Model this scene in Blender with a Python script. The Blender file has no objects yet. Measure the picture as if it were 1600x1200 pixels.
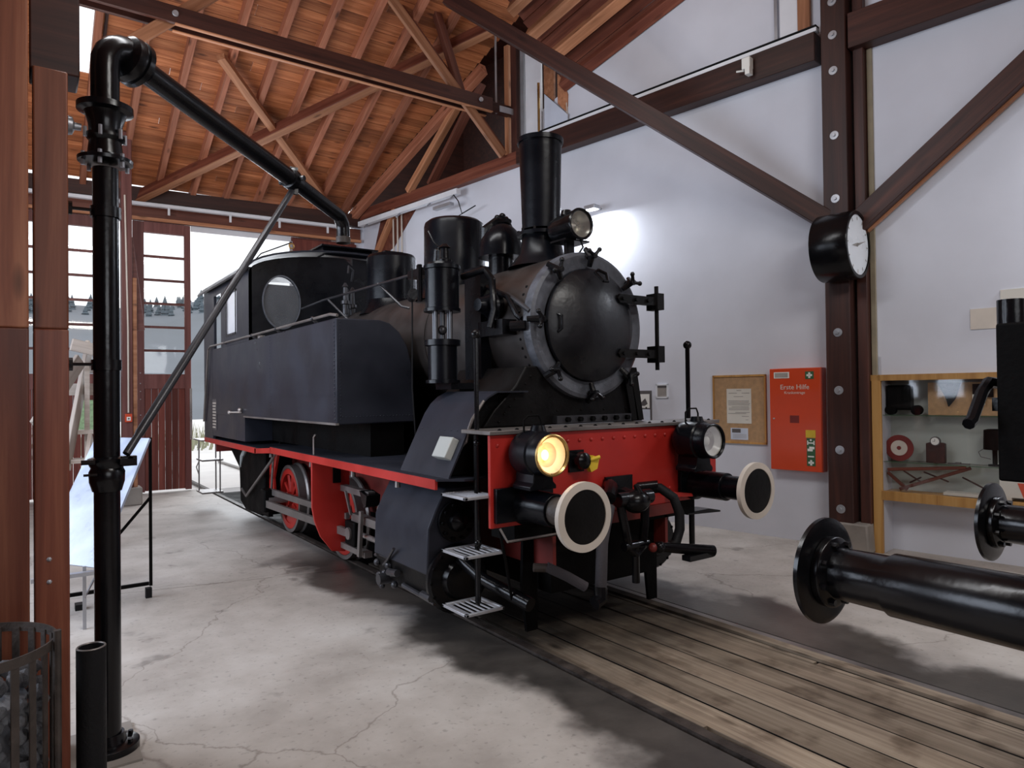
import bpy, math, random
from mathutils import Vector, Matrix, Quaternion
random.seed(7)
R = math.radians
sc = bpy.context.scene
COL = sc.collection

# ------------------------------------------------------------------ camera, world, lights, exposure
cam_d = bpy.data.cameras.new('camera'); cam = bpy.data.objects.new('camera', cam_d); COL.objects.link(cam)
yaw, pit, rol = .618, .012, -.012
f = Vector((math.sin(yaw)*math.cos(pit), math.cos(yaw)*math.cos(pit), math.sin(pit)))
r0 = Vector((math.cos(yaw), -math.sin(yaw), 0)); u0 = r0.cross(f)
rr = math.cos(rol)*r0 + math.sin(rol)*u0; uu = -math.sin(rol)*r0 + math.cos(rol)*u0
cam.matrix_world = Matrix(((rr.x, uu.x, -f.x, -3.741), (rr.y, uu.y, -f.y, -3.868), (rr.z, uu.z, -f.z, 1.85), (0, 0, 0, 1)))
cam_d.sensor_width = 36; cam_d.lens = 1074.3/1600*36; cam_d.clip_start = .05; cam_d.clip_end = 900
sc.camera = cam
vs = sc.view_settings; vs.view_transform = 'Standard'; vs.look = 'None'; vs.gamma = 1; vs.exposure = 0.0
vs.use_curve_mapping = False
world = bpy.data.worlds.new('world'); sc.world = world; world.use_nodes = True
bg = world.node_tree.nodes['Background']; bg.inputs[0].default_value = (.93, .96, 1, 1); bg.inputs[1].default_value = 1.6

def area(name, loc, target, sx, sy, power, color=(1, 1, 1)):
    l = bpy.data.lights.new(name, 'AREA'); l.shape = 'RECTANGLE'; l.size = sx; l.size_y = sy; l.energy = power; l.color = color
    o = bpy.data.objects.new(name, l); COL.objects.link(o); o.location = loc
    o.rotation_euler = (Vector(target)-Vector(loc)).to_track_quat('-Z', 'Y').to_euler()
    return o
# daylight through the windows of the unseen walls (behind and beside the visitor) and the open gate
area('daylight_window_west', (-7.2, 3.2, 2.9), (0, 3.0, 2.0), 6.5, 2.6, 430, (.76, .85, 1))
area('daylight_window_south', (-2.5, -8.6, 3.4), (-1.0, 2, 2.6), 4.0, 1.4, 90, (.92, .95, 1))
area('daylight_gate', (0, 10.55, 3.0), (-1.0, 2, .6), 2.1, 4.0, 130, (.88, .93, 1))
area('overhead_light', (-3.2, .8, 6.4), (-1.8, 2.4, 0), 4.5, .5, 170, (.97, .98, 1))  # unseen overhead area light
area('roof_fill', (-3.6, 5.2, 3.7), (-2.2, 7.6, 7.6), 2.6, .3, 85, (1, .93, .86))  # unseen fill light aimed up at the roof boards

area('foreground_fill', (-.6, -5.0, 6.0), (.2, -2.2, 0), 3.0, .5, 150, (1, .98, .95))  # added unseen light, brightens the planks and floor up front
area('rafter_fill', (1.5, 1.3, 6.4), (4.3, 3.4, 8.3), .8, .3, 10, (1, .93, .86))  # added unseen light for the dark rafters along the side wall
# ------------------------------------------------------------------ materials
def nodes(name):
    m = bpy.data.materials.new(name); m.use_nodes = True; nt = m.node_tree
    return m, nt, nt.nodes['Principled BSDF']
def N(nt, t, **k):
    n = nt.nodes.new(t)
    for a, b in k.items(): setattr(n, a, b)
    return n
def ramp(nt, stops):
    n = nt.nodes.new('ShaderNodeValToRGB'); e = n.color_ramp.elements
    while len(e) < len(stops): e.new(.5)
    for el, (p, c) in zip(e, stops): el.position = p; el.color = (*c, 1) if len(c) == 3 else c
    return n
def paint(name, col, rough=.4, metal=0, bump=.0, bscale=30, var=.25, spec=.5, vscale=3, coat=0):
    m, nt, b = nodes(name)
    tc = N(nt, 'ShaderNodeTexCoord'); no = N(nt, 'ShaderNodeTexNoise'); no.inputs['Scale'].default_value = vscale; no.inputs['Detail'].default_value = 6
    nt.links.new(tc.outputs['Object'], no.inputs['Vector'])
    lo = tuple(c*(1-var) for c in col); hi = tuple(min(1, c*(1+var)) for c in col)
    rp = ramp(nt, [(.3, lo), (.7, hi)]); nt.links.new(no.outputs['Fac'], rp.inputs[0]); nt.links.new(rp.outputs[0], b.inputs['Base Color'])
    mr = N(nt, 'ShaderNodeMapRange'); mr.inputs[1].default_value = .3; mr.inputs[2].default_value = .7
    mr.inputs[3].default_value = max(.03, rough*.8); mr.inputs[4].default_value = min(1, rough*1.3)
    nt.links.new(no.outputs['Fac'], mr.inputs[0]); nt.links.new(mr.outputs[0], b.inputs['Roughness'])
    b.inputs['Metallic'].default_value = metal; b.inputs['Specular IOR Level'].default_value = spec
    if coat: b.inputs['Coat Weight'].default_value = coat; b.inputs['Coat Roughness'].default_value = .15
    if bump:
        n2 = N(nt, 'ShaderNodeTexNoise'); n2.inputs['Scale'].default_value = bscale; n2.inputs['Detail'].default_value = 3
        nt.links.new(tc.outputs['Object'], n2.inputs['Vector'])
        bp = N(nt, 'ShaderNodeBump'); bp.inputs['Strength'].default_value = bump; bp.inputs['Distance'].default_value = .01
        nt.links.new(n2.outputs['Fac'], bp.inputs['Height']); nt.links.new(bp.outputs[0], b.inputs['Normal'])
    return m
def wood(name, dark, mid, light, rough=.6, along='X', scale=1.0, knots=.5, spec=.3):
    m, nt, b = nodes(name)
    tc = N(nt, 'ShaderNodeTexCoord'); oi = N(nt, 'ShaderNodeObjectInfo')
    mp = N(nt, 'ShaderNodeMapping'); s = {'X': (1.0, 22, 22), 'Y': (22, 1.0, 22), 'Z': (22, 22, 1.0)}[along]
    mp.inputs['Scale'].default_value = tuple(v*scale for v in s)
    add = N(nt, 'ShaderNodeVectorMath', operation='ADD'); mul = N(nt, 'ShaderNodeVectorMath', operation='SCALE'); mul.inputs['Scale'].default_value = 37
    cb = N(nt, 'ShaderNodeCombineXYZ')
    for i in range(3): nt.links.new(oi.outputs['Random'], cb.inputs[i])
    nt.links.new(cb.outputs[0], mul.inputs[0]); nt.links.new(tc.outputs['Object'], mp.inputs[0])
    nt.links.new(mp.outputs[0], add.inputs[0]); nt.links.new(mul.outputs[0], add.inputs[1])
    no = N(nt, 'ShaderNodeTexNoise'); no.inputs['Scale'].default_value = 1; no.inputs['Detail'].default_value = 8; no.inputs['Roughness'].default_value = .65
    no.inputs['Distortion'].default_value = .6
    nt.links.new(add.outputs[0], no.inputs['Vector'])
    rp = ramp(nt, [(.3, dark), (.5, mid), (.72, light)]); nt.links.new(no.outputs['Fac'], rp.inputs[0])
    # knots
    mk = N(nt, 'ShaderNodeMapping'); sk = {'X': (1.6, 5, 5), 'Y': (5, 1.6, 5), 'Z': (5, 5, 1.6)}[along]; mk.inputs['Scale'].default_value = sk
    nt.links.new(tc.outputs['Object'], mk.inputs[0])
    ak = N(nt, 'ShaderNodeVectorMath', operation='ADD'); nt.links.new(mk.outputs[0], ak.inputs[0]); nt.links.new(mul.outputs[0], ak.inputs[1])
    vo = N(nt, 'ShaderNodeTexVoronoi'); vo.inputs['Scale'].default_value = 1.0; nt.links.new(ak.outputs[0], vo.inputs['Vector'])
    kr = ramp(nt, [(.05, (.05, .03, .02)), (.11, (.45, .4, .38)), (.17, (1, 1, 1))]); nt.links.new(vo.outputs['Distance'], kr.inputs[0])
    mx = N(nt, 'ShaderNodeMixRGB', blend_type='MULTIPLY'); mx.inputs[0].default_value = knots
    nt.links.new(rp.outputs[0], mx.inputs[1]); nt.links.new(kr.outputs[0], mx.inputs[2])
    hs = N(nt, 'ShaderNodeHueSaturation'); mr = N(nt, 'ShaderNodeMapRange'); mr.inputs[3].default_value = .72; mr.inputs[4].default_value = 1.25
    nt.links.new(oi.outputs['Random'], mr.inputs[0]); nt.links.new(mr.outputs[0], hs.inputs['Value']); nt.links.new(mx.outputs[0], hs.inputs['Color'])
    nt.links.new(hs.outputs[0], b.inputs['Base Color']); b.inputs['Roughness'].default_value = rough; b.inputs['Specular IOR Level'].default_value = spec
    bp = N(nt, 'ShaderNodeBump'); bp.inputs['Strength'].default_value = .25; bp.inputs['Distance'].default_value = .004
    nt.links.new(no.outputs['Fac'], bp.inputs['Height']); nt.links.new(bp.outputs[0], b.inputs['Normal'])
    return m
def emit(name, col, s):
    m, nt, b = nodes(name); b.inputs['Base Color'].default_value = (*col, 1)
    b.inputs['Emission Color'].default_value = (*col, 1); b.inputs['Emission Strength'].default_value = s; return m
def glass(name, tint=(1, 1, 1), gloss=.12):
    m, nt, b = nodes(name); out = nt.nodes['Material Output']
    t = N(nt, 'ShaderNodeBsdfTransparent'); t.inputs[0].default_value = (*tint, 1)
    g = N(nt, 'ShaderNodeBsdfGlossy'); g.inputs['Roughness'].default_value = .04
    mx = N(nt, 'ShaderNodeMixShader'); fr = N(nt, 'ShaderNodeLayerWeight'); fr.inputs[0].default_value = .25
    mm = N(nt, 'ShaderNodeMath', operation='MULTIPLY_ADD'); mm.inputs[1].default_value = .35; mm.inputs[2].default_value = gloss*.4
    nt.links.new(fr.outputs['Fresnel'], mm.inputs[0]); nt.links.new(mm.outputs[0], mx.inputs[0])
    nt.links.new(t.outputs[0], mx.inputs[1]); nt.links.new(g.outputs[0], mx.inputs[2]); nt.links.new(mx.outputs[0], out.inputs[0])
    return m

M = {}
M['black'] = paint('black_paint', (.0035, .004, .006), .27, bump=.12, bscale=14, var=.3, spec=.2)
M['gloss'] = paint('gloss_black_paint', (.005, .005, .006), .22, bump=.10, bscale=40, var=.3, spec=.25)
M['soot'] = paint('sooty_black', (.006, .0055, .0055), .45, bump=.3, bscale=20, var=.4, spec=.12)
M['dull'] = paint('dark_running_gear', (.003, .0027, .0027), .6, bump=.3, bscale=30, var=.5, spec=.08)
M['sheet'] = paint('grey_black_sheet', (.022, .024, .033), .34, bump=.2, bscale=5, var=.3, spec=.22, vscale=2)
M['boiler'] = paint('dusty_boiler_sheet', (.040, .034, .032), .36, bump=.12, bscale=10, var=.35, spec=.5)
M['ring'] = paint('worn_grey_smokebox_ring', (.080, .085, .10), .40, bump=.5, bscale=22, var=.35, spec=.4, vscale=9)
M['door'] = paint('smokebox_door_black', (.006, .0065, .009), .34, bump=.6, bscale=7, var=.3, spec=.42)
M['red'] = paint('red_paint', (.42, .022, .016), .36, bump=.08, bscale=20, var=.14, spec=.45)
M['darkred'] = paint('dull_red_paint', (.17, .018, .014), .5, bump=.1, var=.3)
M['steel'] = paint('worn_steel', (.20, .18, .17), .40, metal=.5, bump=.2, var=.3)
M['bright'] = paint('bright_steel', (.6, .56, .54), .28, metal=.8, var=.2)
M['ironwork'] = paint('dark_ironwork', (.045, .045, .050), .32, metal=.4, var=.3)
M['brass'] = paint('brass', (.62, .42, .16), .3, metal=.9, var=.2)
M['cream'] = paint('cream_rim_paint', (.58, .52, .45), .45, var=.12)
M['enamel'] = paint('white_enamel', (.8, .8, .76), .25, var=.05)
M['rubber'] = paint('black_rubber', (.007, .007, .008), .6, spec=.2, bump=.3, bscale=60)
M['canvas'] = paint('grey_hose', (.05, .045, .05), .75, bump=.4, bscale=90)
M['yellow'] = paint('yellow_paint', (.72, .50, .03), .5)
M['jbox'] = paint('grey_junction_box', (.42, .44, .42), .45, var=.06)
M['white'] = paint('white_lacquer', (.72, .74, .78), .35, var=.05)
M['galv'] = paint('galvanised_steel', (.42, .43, .46), .38, metal=.6, var=.15)
M['signred'] = paint('orange_red_lacquer', (.60, .060, .014), .35, var=.05)
M['green'] = paint('sign_green', (.03, .10, .04), .5, var=.05)
M['paper'] = paint('paper_sheet', (.62, .60, .54), .7, var=.06)
M['bluepaper'] = paint('bluish_paper_sheet', (.55, .60, .70), .6, var=.08)
M['ink'] = paint('printed_ink', (.10, .09, .09), .7)
M['lightink'] = paint('faint_printed_ink', (.33, .31, .29), .7)
M['cork'] = paint('cork_board', (.40, .25, .13), .8, bump=.4, bscale=120, var=.15, vscale=20)
M['oldsteel'] = paint('rusty_iron', (.045, .034, .028), .55, bump=.5, bscale=40, var=.45, vscale=8)
M['coal'] = paint('coal_lump', (.17, .175, .19), .4, bump=.8, bscale=30, var=.5, spec=.6, vscale=12)
M['crane'] = paint('glossy_crane_black', (.004, .004, .005), .22, bump=.12, bscale=18, var=.3, spec=.35)
M['glass'] = glass('clear_glass', gloss=.05)
M['hazyglass'] = paint('hazy_window_glass', (.20, .21, .23), .25, var=.2); M['hazyglass'].node_tree.nodes['Principled BSDF'].inputs['Alpha'].default_value = .42  # grey in the pane paints the hazy light seen through it
M['lensglass'] = glass('lamp_glass', (.97, .97, .95), .2)
M['clockface'] = paint('clock_face_white', (.78, .82, .86), .3, var=.04)
M['mirror'] = paint('silver_reflector', (.55, .53, .48), .3, metal=.7, var=.1)
M['display'] = paint('printed_display_panel', (.38, .44, .56), .3, var=.35, vscale=4)
M['caseback'] = paint('pale_case_lining', (.40, .43, .40), .7, var=.06)
M['lime'] = paint('green_leaflet', (.35, .55, .30), .6, var=.3, vscale=20)
M['oldtrim'] = paint('aged_trim', (.26, .22, .15), .7, var=.25)
M['grass'] = paint('dry_grass', (.30, .30, .20), .9, var=.3)
M['snow'] = paint('pale_gravel_yard', (.72, .70, .68), .9, var=.1, vscale=1)
M['hill'] = paint('hazy_forest_hill', (.14, .155, .175), .95, var=.2, vscale=.06)  # distance haze mixed into the hill colour
M['fir'] = paint('hazed_fir', (.085, .11, .13), .95, var=.25)  # blue-grey distance haze mixed into the fir colour
M['birch'] = paint('bare_birch', (.50, .50, .52), .9, var=.1)
M['bulb'] = emit('lit_bulb', (1, .52, .15), 7)
M['tube'] = emit('lit_tube', (.85, .92, 1), 9)
M['litface'] = emit('lit_floodlight_lens', (.90, .95, 1), 30)

M['roofboard'] = wood('roof_board_wood', (.20, .060, .022), (.36, .120, .046), (.55, .22, .095), .62, 'X', knots=.7)
M['rafter'] = wood('rafter_wood', (.20, .070, .036), (.34, .125, .070), (.47, .20, .12), .6, 'X', .6, knots=.8)
M['beam'] = wood('stained_beam_wood', (.020, .006, .0045), (.042, .013, .009), (.080, .025, .016), .5, 'X', .5, knots=.4, spec=.45)
M['redbeam'] = wood('red_brown_beam_wood', (.085, .022, .013), (.15, .042, .024), (.23, .080, .046), .5, 'X', .5, knots=.4, spec=.4)
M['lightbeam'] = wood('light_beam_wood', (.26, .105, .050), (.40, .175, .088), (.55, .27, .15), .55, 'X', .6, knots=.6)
M['post'] = wood('foreground_post_wood', (.13, .038, .019), (.24, .078, .040), (.42, .175, .092), .45, 'Z', .32, knots=.55, spec=.4)
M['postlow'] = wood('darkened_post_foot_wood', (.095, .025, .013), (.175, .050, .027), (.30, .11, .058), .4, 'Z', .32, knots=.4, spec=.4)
M['gate'] = wood('gate_red_brown_wood', (.11, .026, .018), (.17, .042, .030), (.24, .070, .05), .5, 'Z', .5, knots=.2)
M['gateframe'] = wood('gate_frame_wood', (.10, .034, .030), (.15, .055, .048), (.21, .085, .075), .5, 'Z', .5, knots=.2)
M['pale'] = wood('pale_stair_wood', (.36, .30, .25), (.48, .42, .37), (.60, .54, .49), .6, 'X', .5, knots=.2)
M['yellowwood'] = wood('honey_wood', (.30, .15, .045), (.42, .225, .07), (.50, .30, .11), .5, 'Z', .5, knots=.2)

# weathered walkway planks, oil-blackened towards the engine
def plank_mat():
    m = wood('weathered_plank_wood', (.17, .125, .088), (.30, .232, .168), (.44, .36, .27), .75, 'Y', .8, knots=.75)
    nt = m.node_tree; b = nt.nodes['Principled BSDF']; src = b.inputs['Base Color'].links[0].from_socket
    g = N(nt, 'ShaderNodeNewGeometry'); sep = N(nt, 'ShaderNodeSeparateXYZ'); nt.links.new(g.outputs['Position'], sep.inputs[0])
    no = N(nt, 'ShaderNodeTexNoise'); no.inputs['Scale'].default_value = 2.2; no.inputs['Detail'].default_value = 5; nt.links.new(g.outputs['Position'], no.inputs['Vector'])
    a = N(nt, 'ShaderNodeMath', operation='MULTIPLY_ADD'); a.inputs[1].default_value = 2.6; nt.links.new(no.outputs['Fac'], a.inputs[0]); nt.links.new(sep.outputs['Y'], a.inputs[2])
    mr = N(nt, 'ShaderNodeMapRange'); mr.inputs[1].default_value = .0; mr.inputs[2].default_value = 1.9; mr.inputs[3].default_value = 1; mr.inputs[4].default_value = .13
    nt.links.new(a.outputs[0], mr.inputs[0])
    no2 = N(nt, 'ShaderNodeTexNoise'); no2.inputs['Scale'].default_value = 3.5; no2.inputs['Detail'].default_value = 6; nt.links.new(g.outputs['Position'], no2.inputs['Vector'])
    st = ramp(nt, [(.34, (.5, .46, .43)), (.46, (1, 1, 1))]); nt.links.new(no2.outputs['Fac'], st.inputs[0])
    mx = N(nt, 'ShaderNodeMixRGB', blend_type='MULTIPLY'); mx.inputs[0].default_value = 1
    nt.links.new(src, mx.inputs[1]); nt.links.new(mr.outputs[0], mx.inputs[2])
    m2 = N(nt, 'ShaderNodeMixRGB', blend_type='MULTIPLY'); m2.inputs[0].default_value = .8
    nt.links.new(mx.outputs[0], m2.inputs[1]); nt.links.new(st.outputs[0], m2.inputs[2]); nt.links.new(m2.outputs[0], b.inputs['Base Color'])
    return m
M['plank'] = plank_mat()

def floor_mat():
    m, nt, b = nodes('stained_concrete_floor')
    g = N(nt, 'ShaderNodeNewGeometry'); sep = N(nt, 'ShaderNodeSeparateXYZ'); nt.links.new(g.outputs['Position'], sep.inputs[0])
    n1 = N(nt, 'ShaderNodeTexNoise'); n1.inputs['Scale'].default_value = 1.3; n1.inputs['Detail'].default_value = 9; n1.inputs['Roughness'].default_value = .62
    nt.links.new(g.outputs['Position'], n1.inputs['Vector'])
    base = ramp(nt, [(.3, (.31, .28, .25)), (.5, (.43, .395, .36)), (.7, (.53, .50, .465))]); nt.links.new(n1.outputs['Fac'], base.inputs[0])
    # fine speckle
    n3 = N(nt, 'ShaderNodeTexNoise'); n3.inputs['Scale'].default_value = 26; n3.inputs['Detail'].default_value = 4; nt.links.new(g.outputs['Position'], n3.inputs['Vector'])
    sp = ramp(nt, [(.30, (.45, .45, .45)), (.40, (1, 1, 1)), (.72, (1, 1, 1)), (.8, (1.0, 1.0, 1.0))]); nt.links.new(n3.outputs['Fac'], sp.inputs[0])
    mx0 = N(nt, 'ShaderNodeMixRGB', blend_type='MULTIPLY'); mx0.inputs[0].default_value = .5; nt.links.new(base.outputs[0], mx0.inputs[1]); nt.links.new(sp.outputs[0], mx0.inputs[2])
    # cracks
    vo = N(nt, 'ShaderNodeTexVoronoi', feature='DISTANCE_TO_EDGE'); vo.inputs['Scale'].default_value = .42
    n4 = N(nt, 'ShaderNodeTexNoise'); n4.inputs['Scale'].default_value = 2.0; n4.inputs['Detail'].default_value = 6; nt.links.new(g.outputs['Position'], n4.inputs['Vector'])
    am = N(nt, 'ShaderNodeVectorMath', operation='MULTIPLY_ADD'); am.inputs[1].default_value = (.6, .6, 0); nt.links.new(n4.outputs['Color'], am.inputs[0]); nt.links.new(g.outputs['Position'], am.inputs[2])
    nt.links.new(am.outputs[0], vo.inputs['Vector'])
    cr = ramp(nt, [(.0, (.55, .52, .5)), (.0035, (1, 1, 1))]); nt.links.new(vo.outputs['Distance'], cr.inputs[0])
    mx1 = N(nt, 'ShaderNodeMixRGB', blend_type='MULTIPLY'); mx1.inputs[0].default_value = .8; nt.links.new(mx0.outputs[0], mx1.inputs[1]); nt.links.new(cr.outputs[0], mx1.inputs[2])
    # oil stain beside the rails: distance from the track, wobbling outline
    ab = N(nt, 'ShaderNodeMath', operation='ABSOLUTE'); nt.links.new(sep.outputs['X'], ab.inputs[0])
    n2 = N(nt, 'ShaderNodeTexNoise'); n2.inputs['Scale'].default_value = .95; n2.inputs['Detail'].default_value = 5; n2.inputs['Roughness'].default_value = .5
    nt.links.new(g.outputs['Position'], n2.inputs['Vector'])
    a = N(nt, 'ShaderNodeMath', operation='MULTIPLY_ADD'); a.inputs[1].default_value = -1.9; nt.links.new(n2.outputs['Fac'], a.inputs[0]); nt.links.new(ab.outputs[0], a.inputs[2])
    # a = |x| - 1.9*noise ; stain where small
    mr = N(nt, 'ShaderNodeMapRange', interpolation_type='SMOOTHSTEP'); mr.inputs[1].default_value = .20; mr.inputs[2].default_value = .50; mr.inputs[3].default_value = 1; mr.inputs[4].default_value = 0
    nt.links.new(a.outputs[0], mr.inputs[0])
    fy = N(nt, 'ShaderNodeMapRange', interpolation_type='SMOOTHSTEP'); fy.inputs[1].default_value = 3.3; fy.inputs[2].default_value = 4.6; fy.inputs[3].default_value = 1; fy.inputs[4].default_value = .25
    nt.links.new(sep.outputs['Y'], fy.inputs[0])
    mu = N(nt, 'ShaderNodeMath', operation='MULTIPLY'); nt.links.new(mr.outputs[0], mu.inputs[0]); nt.links.new(fy.outputs[0], mu.inputs[1])
    # extra soft blotches on the floor
    nb = N(nt, 'ShaderNodeTexNoise'); nb.inputs['Scale'].default_value = 2.8; nb.inputs['Detail'].default_value = 3; nt.links.new(g.outputs['Position'], nb.inputs['Vector'])
    bl = ramp(nt, [(.66, (0, 0, 0)), (.74, (.5, .5, .5))]); nt.links.new(nb.outputs['Fac'], bl.inputs[0])
    mxm = N(nt, 'ShaderNodeMath', operation='MAXIMUM'); nt.links.new(mu.outputs[0], mxm.inputs[0]); nt.links.new(bl.outputs[0], mxm.inputs[1])
    oil = ramp(nt, [(.35, (.035, .031, .028)), (.6, (.085, .075, .066))]); nt.links.new(n1.outputs['Fac'], oil.inputs[0])
    mx2 = N(nt, 'ShaderNodeMixRGB'); nt.links.new(mxm.outputs[0], mx2.inputs[0]); nt.links.new(mx1.outputs[0], mx2.inputs[1]); nt.links.new(oil.outputs[0], mx2.inputs[2])
    nt.links.new(mx2.outputs[0], b.inputs['Base Color'])
    ro = N(nt, 'ShaderNodeMapRange'); ro.inputs[3].default_value = .62; ro.inputs[4].default_value = .38; nt.links.new(mu.outputs[0], ro.inputs[0]); nt.links.new(ro.outputs[0], b.inputs['Roughness'])
    bp = N(nt, 'ShaderNodeBump'); bp.inputs['Strength'].default_value = .12; bp.inputs['Distance'].default_value = .01; nt.links.new(n3.outputs['Fac'], bp.inputs['Height']); nt.links.new(bp.outputs[0], b.inputs['Normal'])
    return m
M['floor'] = floor_mat()
def plaster():
    m, nt, b = nodes('white_plaster')
    g = N(nt, 'ShaderNodeNewGeometry'); n1 = N(nt, 'ShaderNodeTexNoise'); n1.inputs['Scale'].default_value = 1.1; n1.inputs['Detail'].default_value = 7
    nt.links.new(g.outputs['Position'], n1.inputs['Vector'])
    rp = ramp(nt, [(.3, (.57, .585, .645)), (.7, (.645, .665, .735))]); nt.links.new(n1.outputs['Fac'], rp.inputs[0]); nt.links.new(rp.outputs[0], b.inputs['Base Color'])
    b.inputs['Roughness'].default_value = .8
    n2 = N(nt, 'ShaderNodeTexNoise'); n2.inputs['Scale'].default_value = 9; n2.inputs['Detail'].default_value = 5; nt.links.new(g.outputs['Position'], n2.inputs['Vector'])
    bp = N(nt, 'ShaderNodeBump'); bp.inputs['Strength'].default_value = .12; bp.inputs['Distance'].default_value = .012; nt.links.new(n2.outputs['Fac'], bp.inputs['Height']); nt.links.new(bp.outputs[0], b.inputs['Normal'])
    return m
M['plaster'] = plaster()
M['concrete'] = paint('rough_concrete', (.24, .215, .19), .85, bump=.5, bscale=18, var=.2)

# ------------------------------------------------------------------ mesh helpers
class MB:
    """collects shapes into one mesh; T is a frame applied to every point"""
    def __init__(s, T=None): s.v = []; s.f = []; s.T = T or Matrix.Identity(4)
    def add(s, vs, fs, T=None):
        o = len(s.v); T = s.T @ T if T is not None else s.T
        s.v += [T @ Vector(p) for p in vs]; s.f += [tuple(i+o for i in q) for q in fs]; return s
    def box(s, a, b, T=None):
        x0, y0, z0 = (min(a[i], b[i]) for i in range(3)); x1, y1, z1 = (max(a[i], b[i]) for i in range(3))
        return s.add([(x0, y0, z0), (x1, y0, z0), (x1, y1, z0), (x0, y1, z0), (x0, y0, z1), (x1, y0, z1), (x1, y1, z1), (x0, y1, z1)],
                     [(0, 3, 2, 1), (4, 5, 6, 7), (0, 1, 5, 4), (1, 2, 6, 5), (2, 3, 7, 6), (3, 0, 4, 7)], T)
    def lathe(s, prof, p0, axis, n=24, close=True, T=None):
        """profile [(dist_along_axis, radius)], revolved about axis through p0"""
        ax = Vector(axis).normalized(); e = Vector((0, 0, 1)) if abs(ax.z) < .9 else Vector((1, 0, 0))
        a = ax.cross(e).normalized(); b = ax.cross(a); p0 = Vector(p0); vs = []; fs = []; m = len(prof)
        for t, r in prof:
            for k in range(n):
                an = 2*math.pi*k/n; vs.append(p0+ax*t+(a*math.cos(an)+b*math.sin(an))*r)
        for i in range(m-1):
            for k in range(n):
                k2 = (k+1) % n; fs.append((i*n+k, i*n+k2, (i+1)*n+k2, (i+1)*n+k))
        if close: fs.append(tuple(range(n-1, -1, -1))); fs.append(tuple((m-1)*n+k for k in range(n)))
        return s.add(vs, fs, T)
    def cyl(s, p0, p1, r, r2=None, n=20, T=None):
        d = Vector(p1)-Vector(p0); return s.lathe([(0, r), (d.length, r if r2 is None else r2)], p0, d, n, True, T)
    def tube(s, pts, r, n=8, T=None):
        pts = [Vector(p) for p in pts]; vs = []; fs = []; prev = None
        for i, p in enumerate(pts):
            d = (pts[min(i+1, len(pts)-1)]-pts[max(i-1, 0)]).normalized()
            if prev is None:
                e = Vector((0, 0, 1)) if abs(d.z) < .9 else Vector((1, 0, 0)); a = d.cross(e).normalized()
            else: a = (prev-d*prev.dot(d)).normalized()
            prev = a; b = d.cross(a); rad = r[i] if isinstance(r, (list, tuple)) else r
            for k in range(n):
                an = 2*math.pi*k/n; vs.append(p+(a*math.cos(an)+b*math.sin(an))*rad)
        for i in range(len(pts)-1):
            for k in range(n):
                k2 = (k+1) % n; fs.append((i*n+k, i*n+k2, (i+1)*n+k2, (i+1)*n+k))
        fs.append(tuple(range(n-1, -1, -1))); fs.append(tuple((len(pts)-1)*n+k for k in range(n)))
        return s.add(vs, fs, T)
    def prism(s, poly, axis, a, b, T=None):
        """polygon extruded along axis ('x','y','z') from a to b; poly holds the two other coordinates in xyz order"""
        n = len(poly)
        def P(q, t): return {'x': (t, q[0], q[1]), 'y': (q[0], t, q[1]), 'z': (q[0], q[1], t)}[axis]
        vs = [P(q, a) for q in poly]+[P(q, b) for q in poly]
        fs = [tuple(range(n)), tuple(range(2*n-1, n-1, -1))]+[(i, i+n, (i+1) % n+n, (i+1) % n) for i in range(n)]
        return s.add(vs, fs, T)
    def sheet(s, prof, axis, a, b, th, T=None):
        """open profile (list of 2D points) given thickness th and extruded"""
        n = len(prof); nrm = []
        for i in range(n):
            p, q = Vector(prof[max(i-1, 0)]), Vector(prof[min(i+1, n-1)]); d = (q-p).normalized(); nrm.append(Vector((-d.y, d.x)))
        poly = [tuple(p) for p in prof]+[tuple(Vector(prof[i])+nrm[i]*th) for i in range(n-1, -1, -1)]
        return s.prism(poly, axis, a, b, T)
    def sphere(s, c, r, n=12, m=8, sx=1, sy=1, sz=1, T=None):
        vs = []; fs = []; c = Vector(c)
        for i in range(1, m):
            th = math.pi*i/m
            for k in range(n): an = 2*math.pi*k/n; vs.append(c+Vector((r*sx*math.sin(th)*math.cos(an), r*sy*math.sin(th)*math.sin(an), r*sz*math.cos(th))))
        vs += [c+Vector((0, 0, r*sz)), c-Vector((0, 0, r*sz))]; t, bt = len(vs)-2, len(vs)-1
        for i in range(m-2):
            for k in range(n): k2 = (k+1) % n; fs.append((i*n+k, (i+1)*n+k, (i+1)*n+k2, i*n+k2))
        for k in range(n): k2 = (k+1) % n; fs.append((t, k, k2)); fs.append((bt, (m-2)*n+k2, (m-2)*n+k))
        return s.add(vs, fs, T)
    def torus(s, c, axis, Rm, rm, n=32, m=8, T=None):
        ax = Vector(axis).normalized(); e = Vector((0, 0, 1)) if abs(ax.z) < .9 else Vector((1, 0, 0)); a = ax.cross(e).normalized(); b = ax.cross(a)
        vs = []; fs = []
        for i in range(n):
            an = 2*math.pi*i/n; d = a*math.cos(an)+b*math.sin(an)
            for k in range(m): t = 2*math.pi*k/m; vs.append(Vector(c)+d*(Rm+rm*math.cos(t))+ax*rm*math.sin(t))
        for i in range(n):
            for k in range(m): i2 = (i+1) % n; k2 = (k+1) % m; fs.append((i*m+k, i2*m+k, i2*m+k2, i*m+k2))
        return s.add(vs, fs, T)
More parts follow.
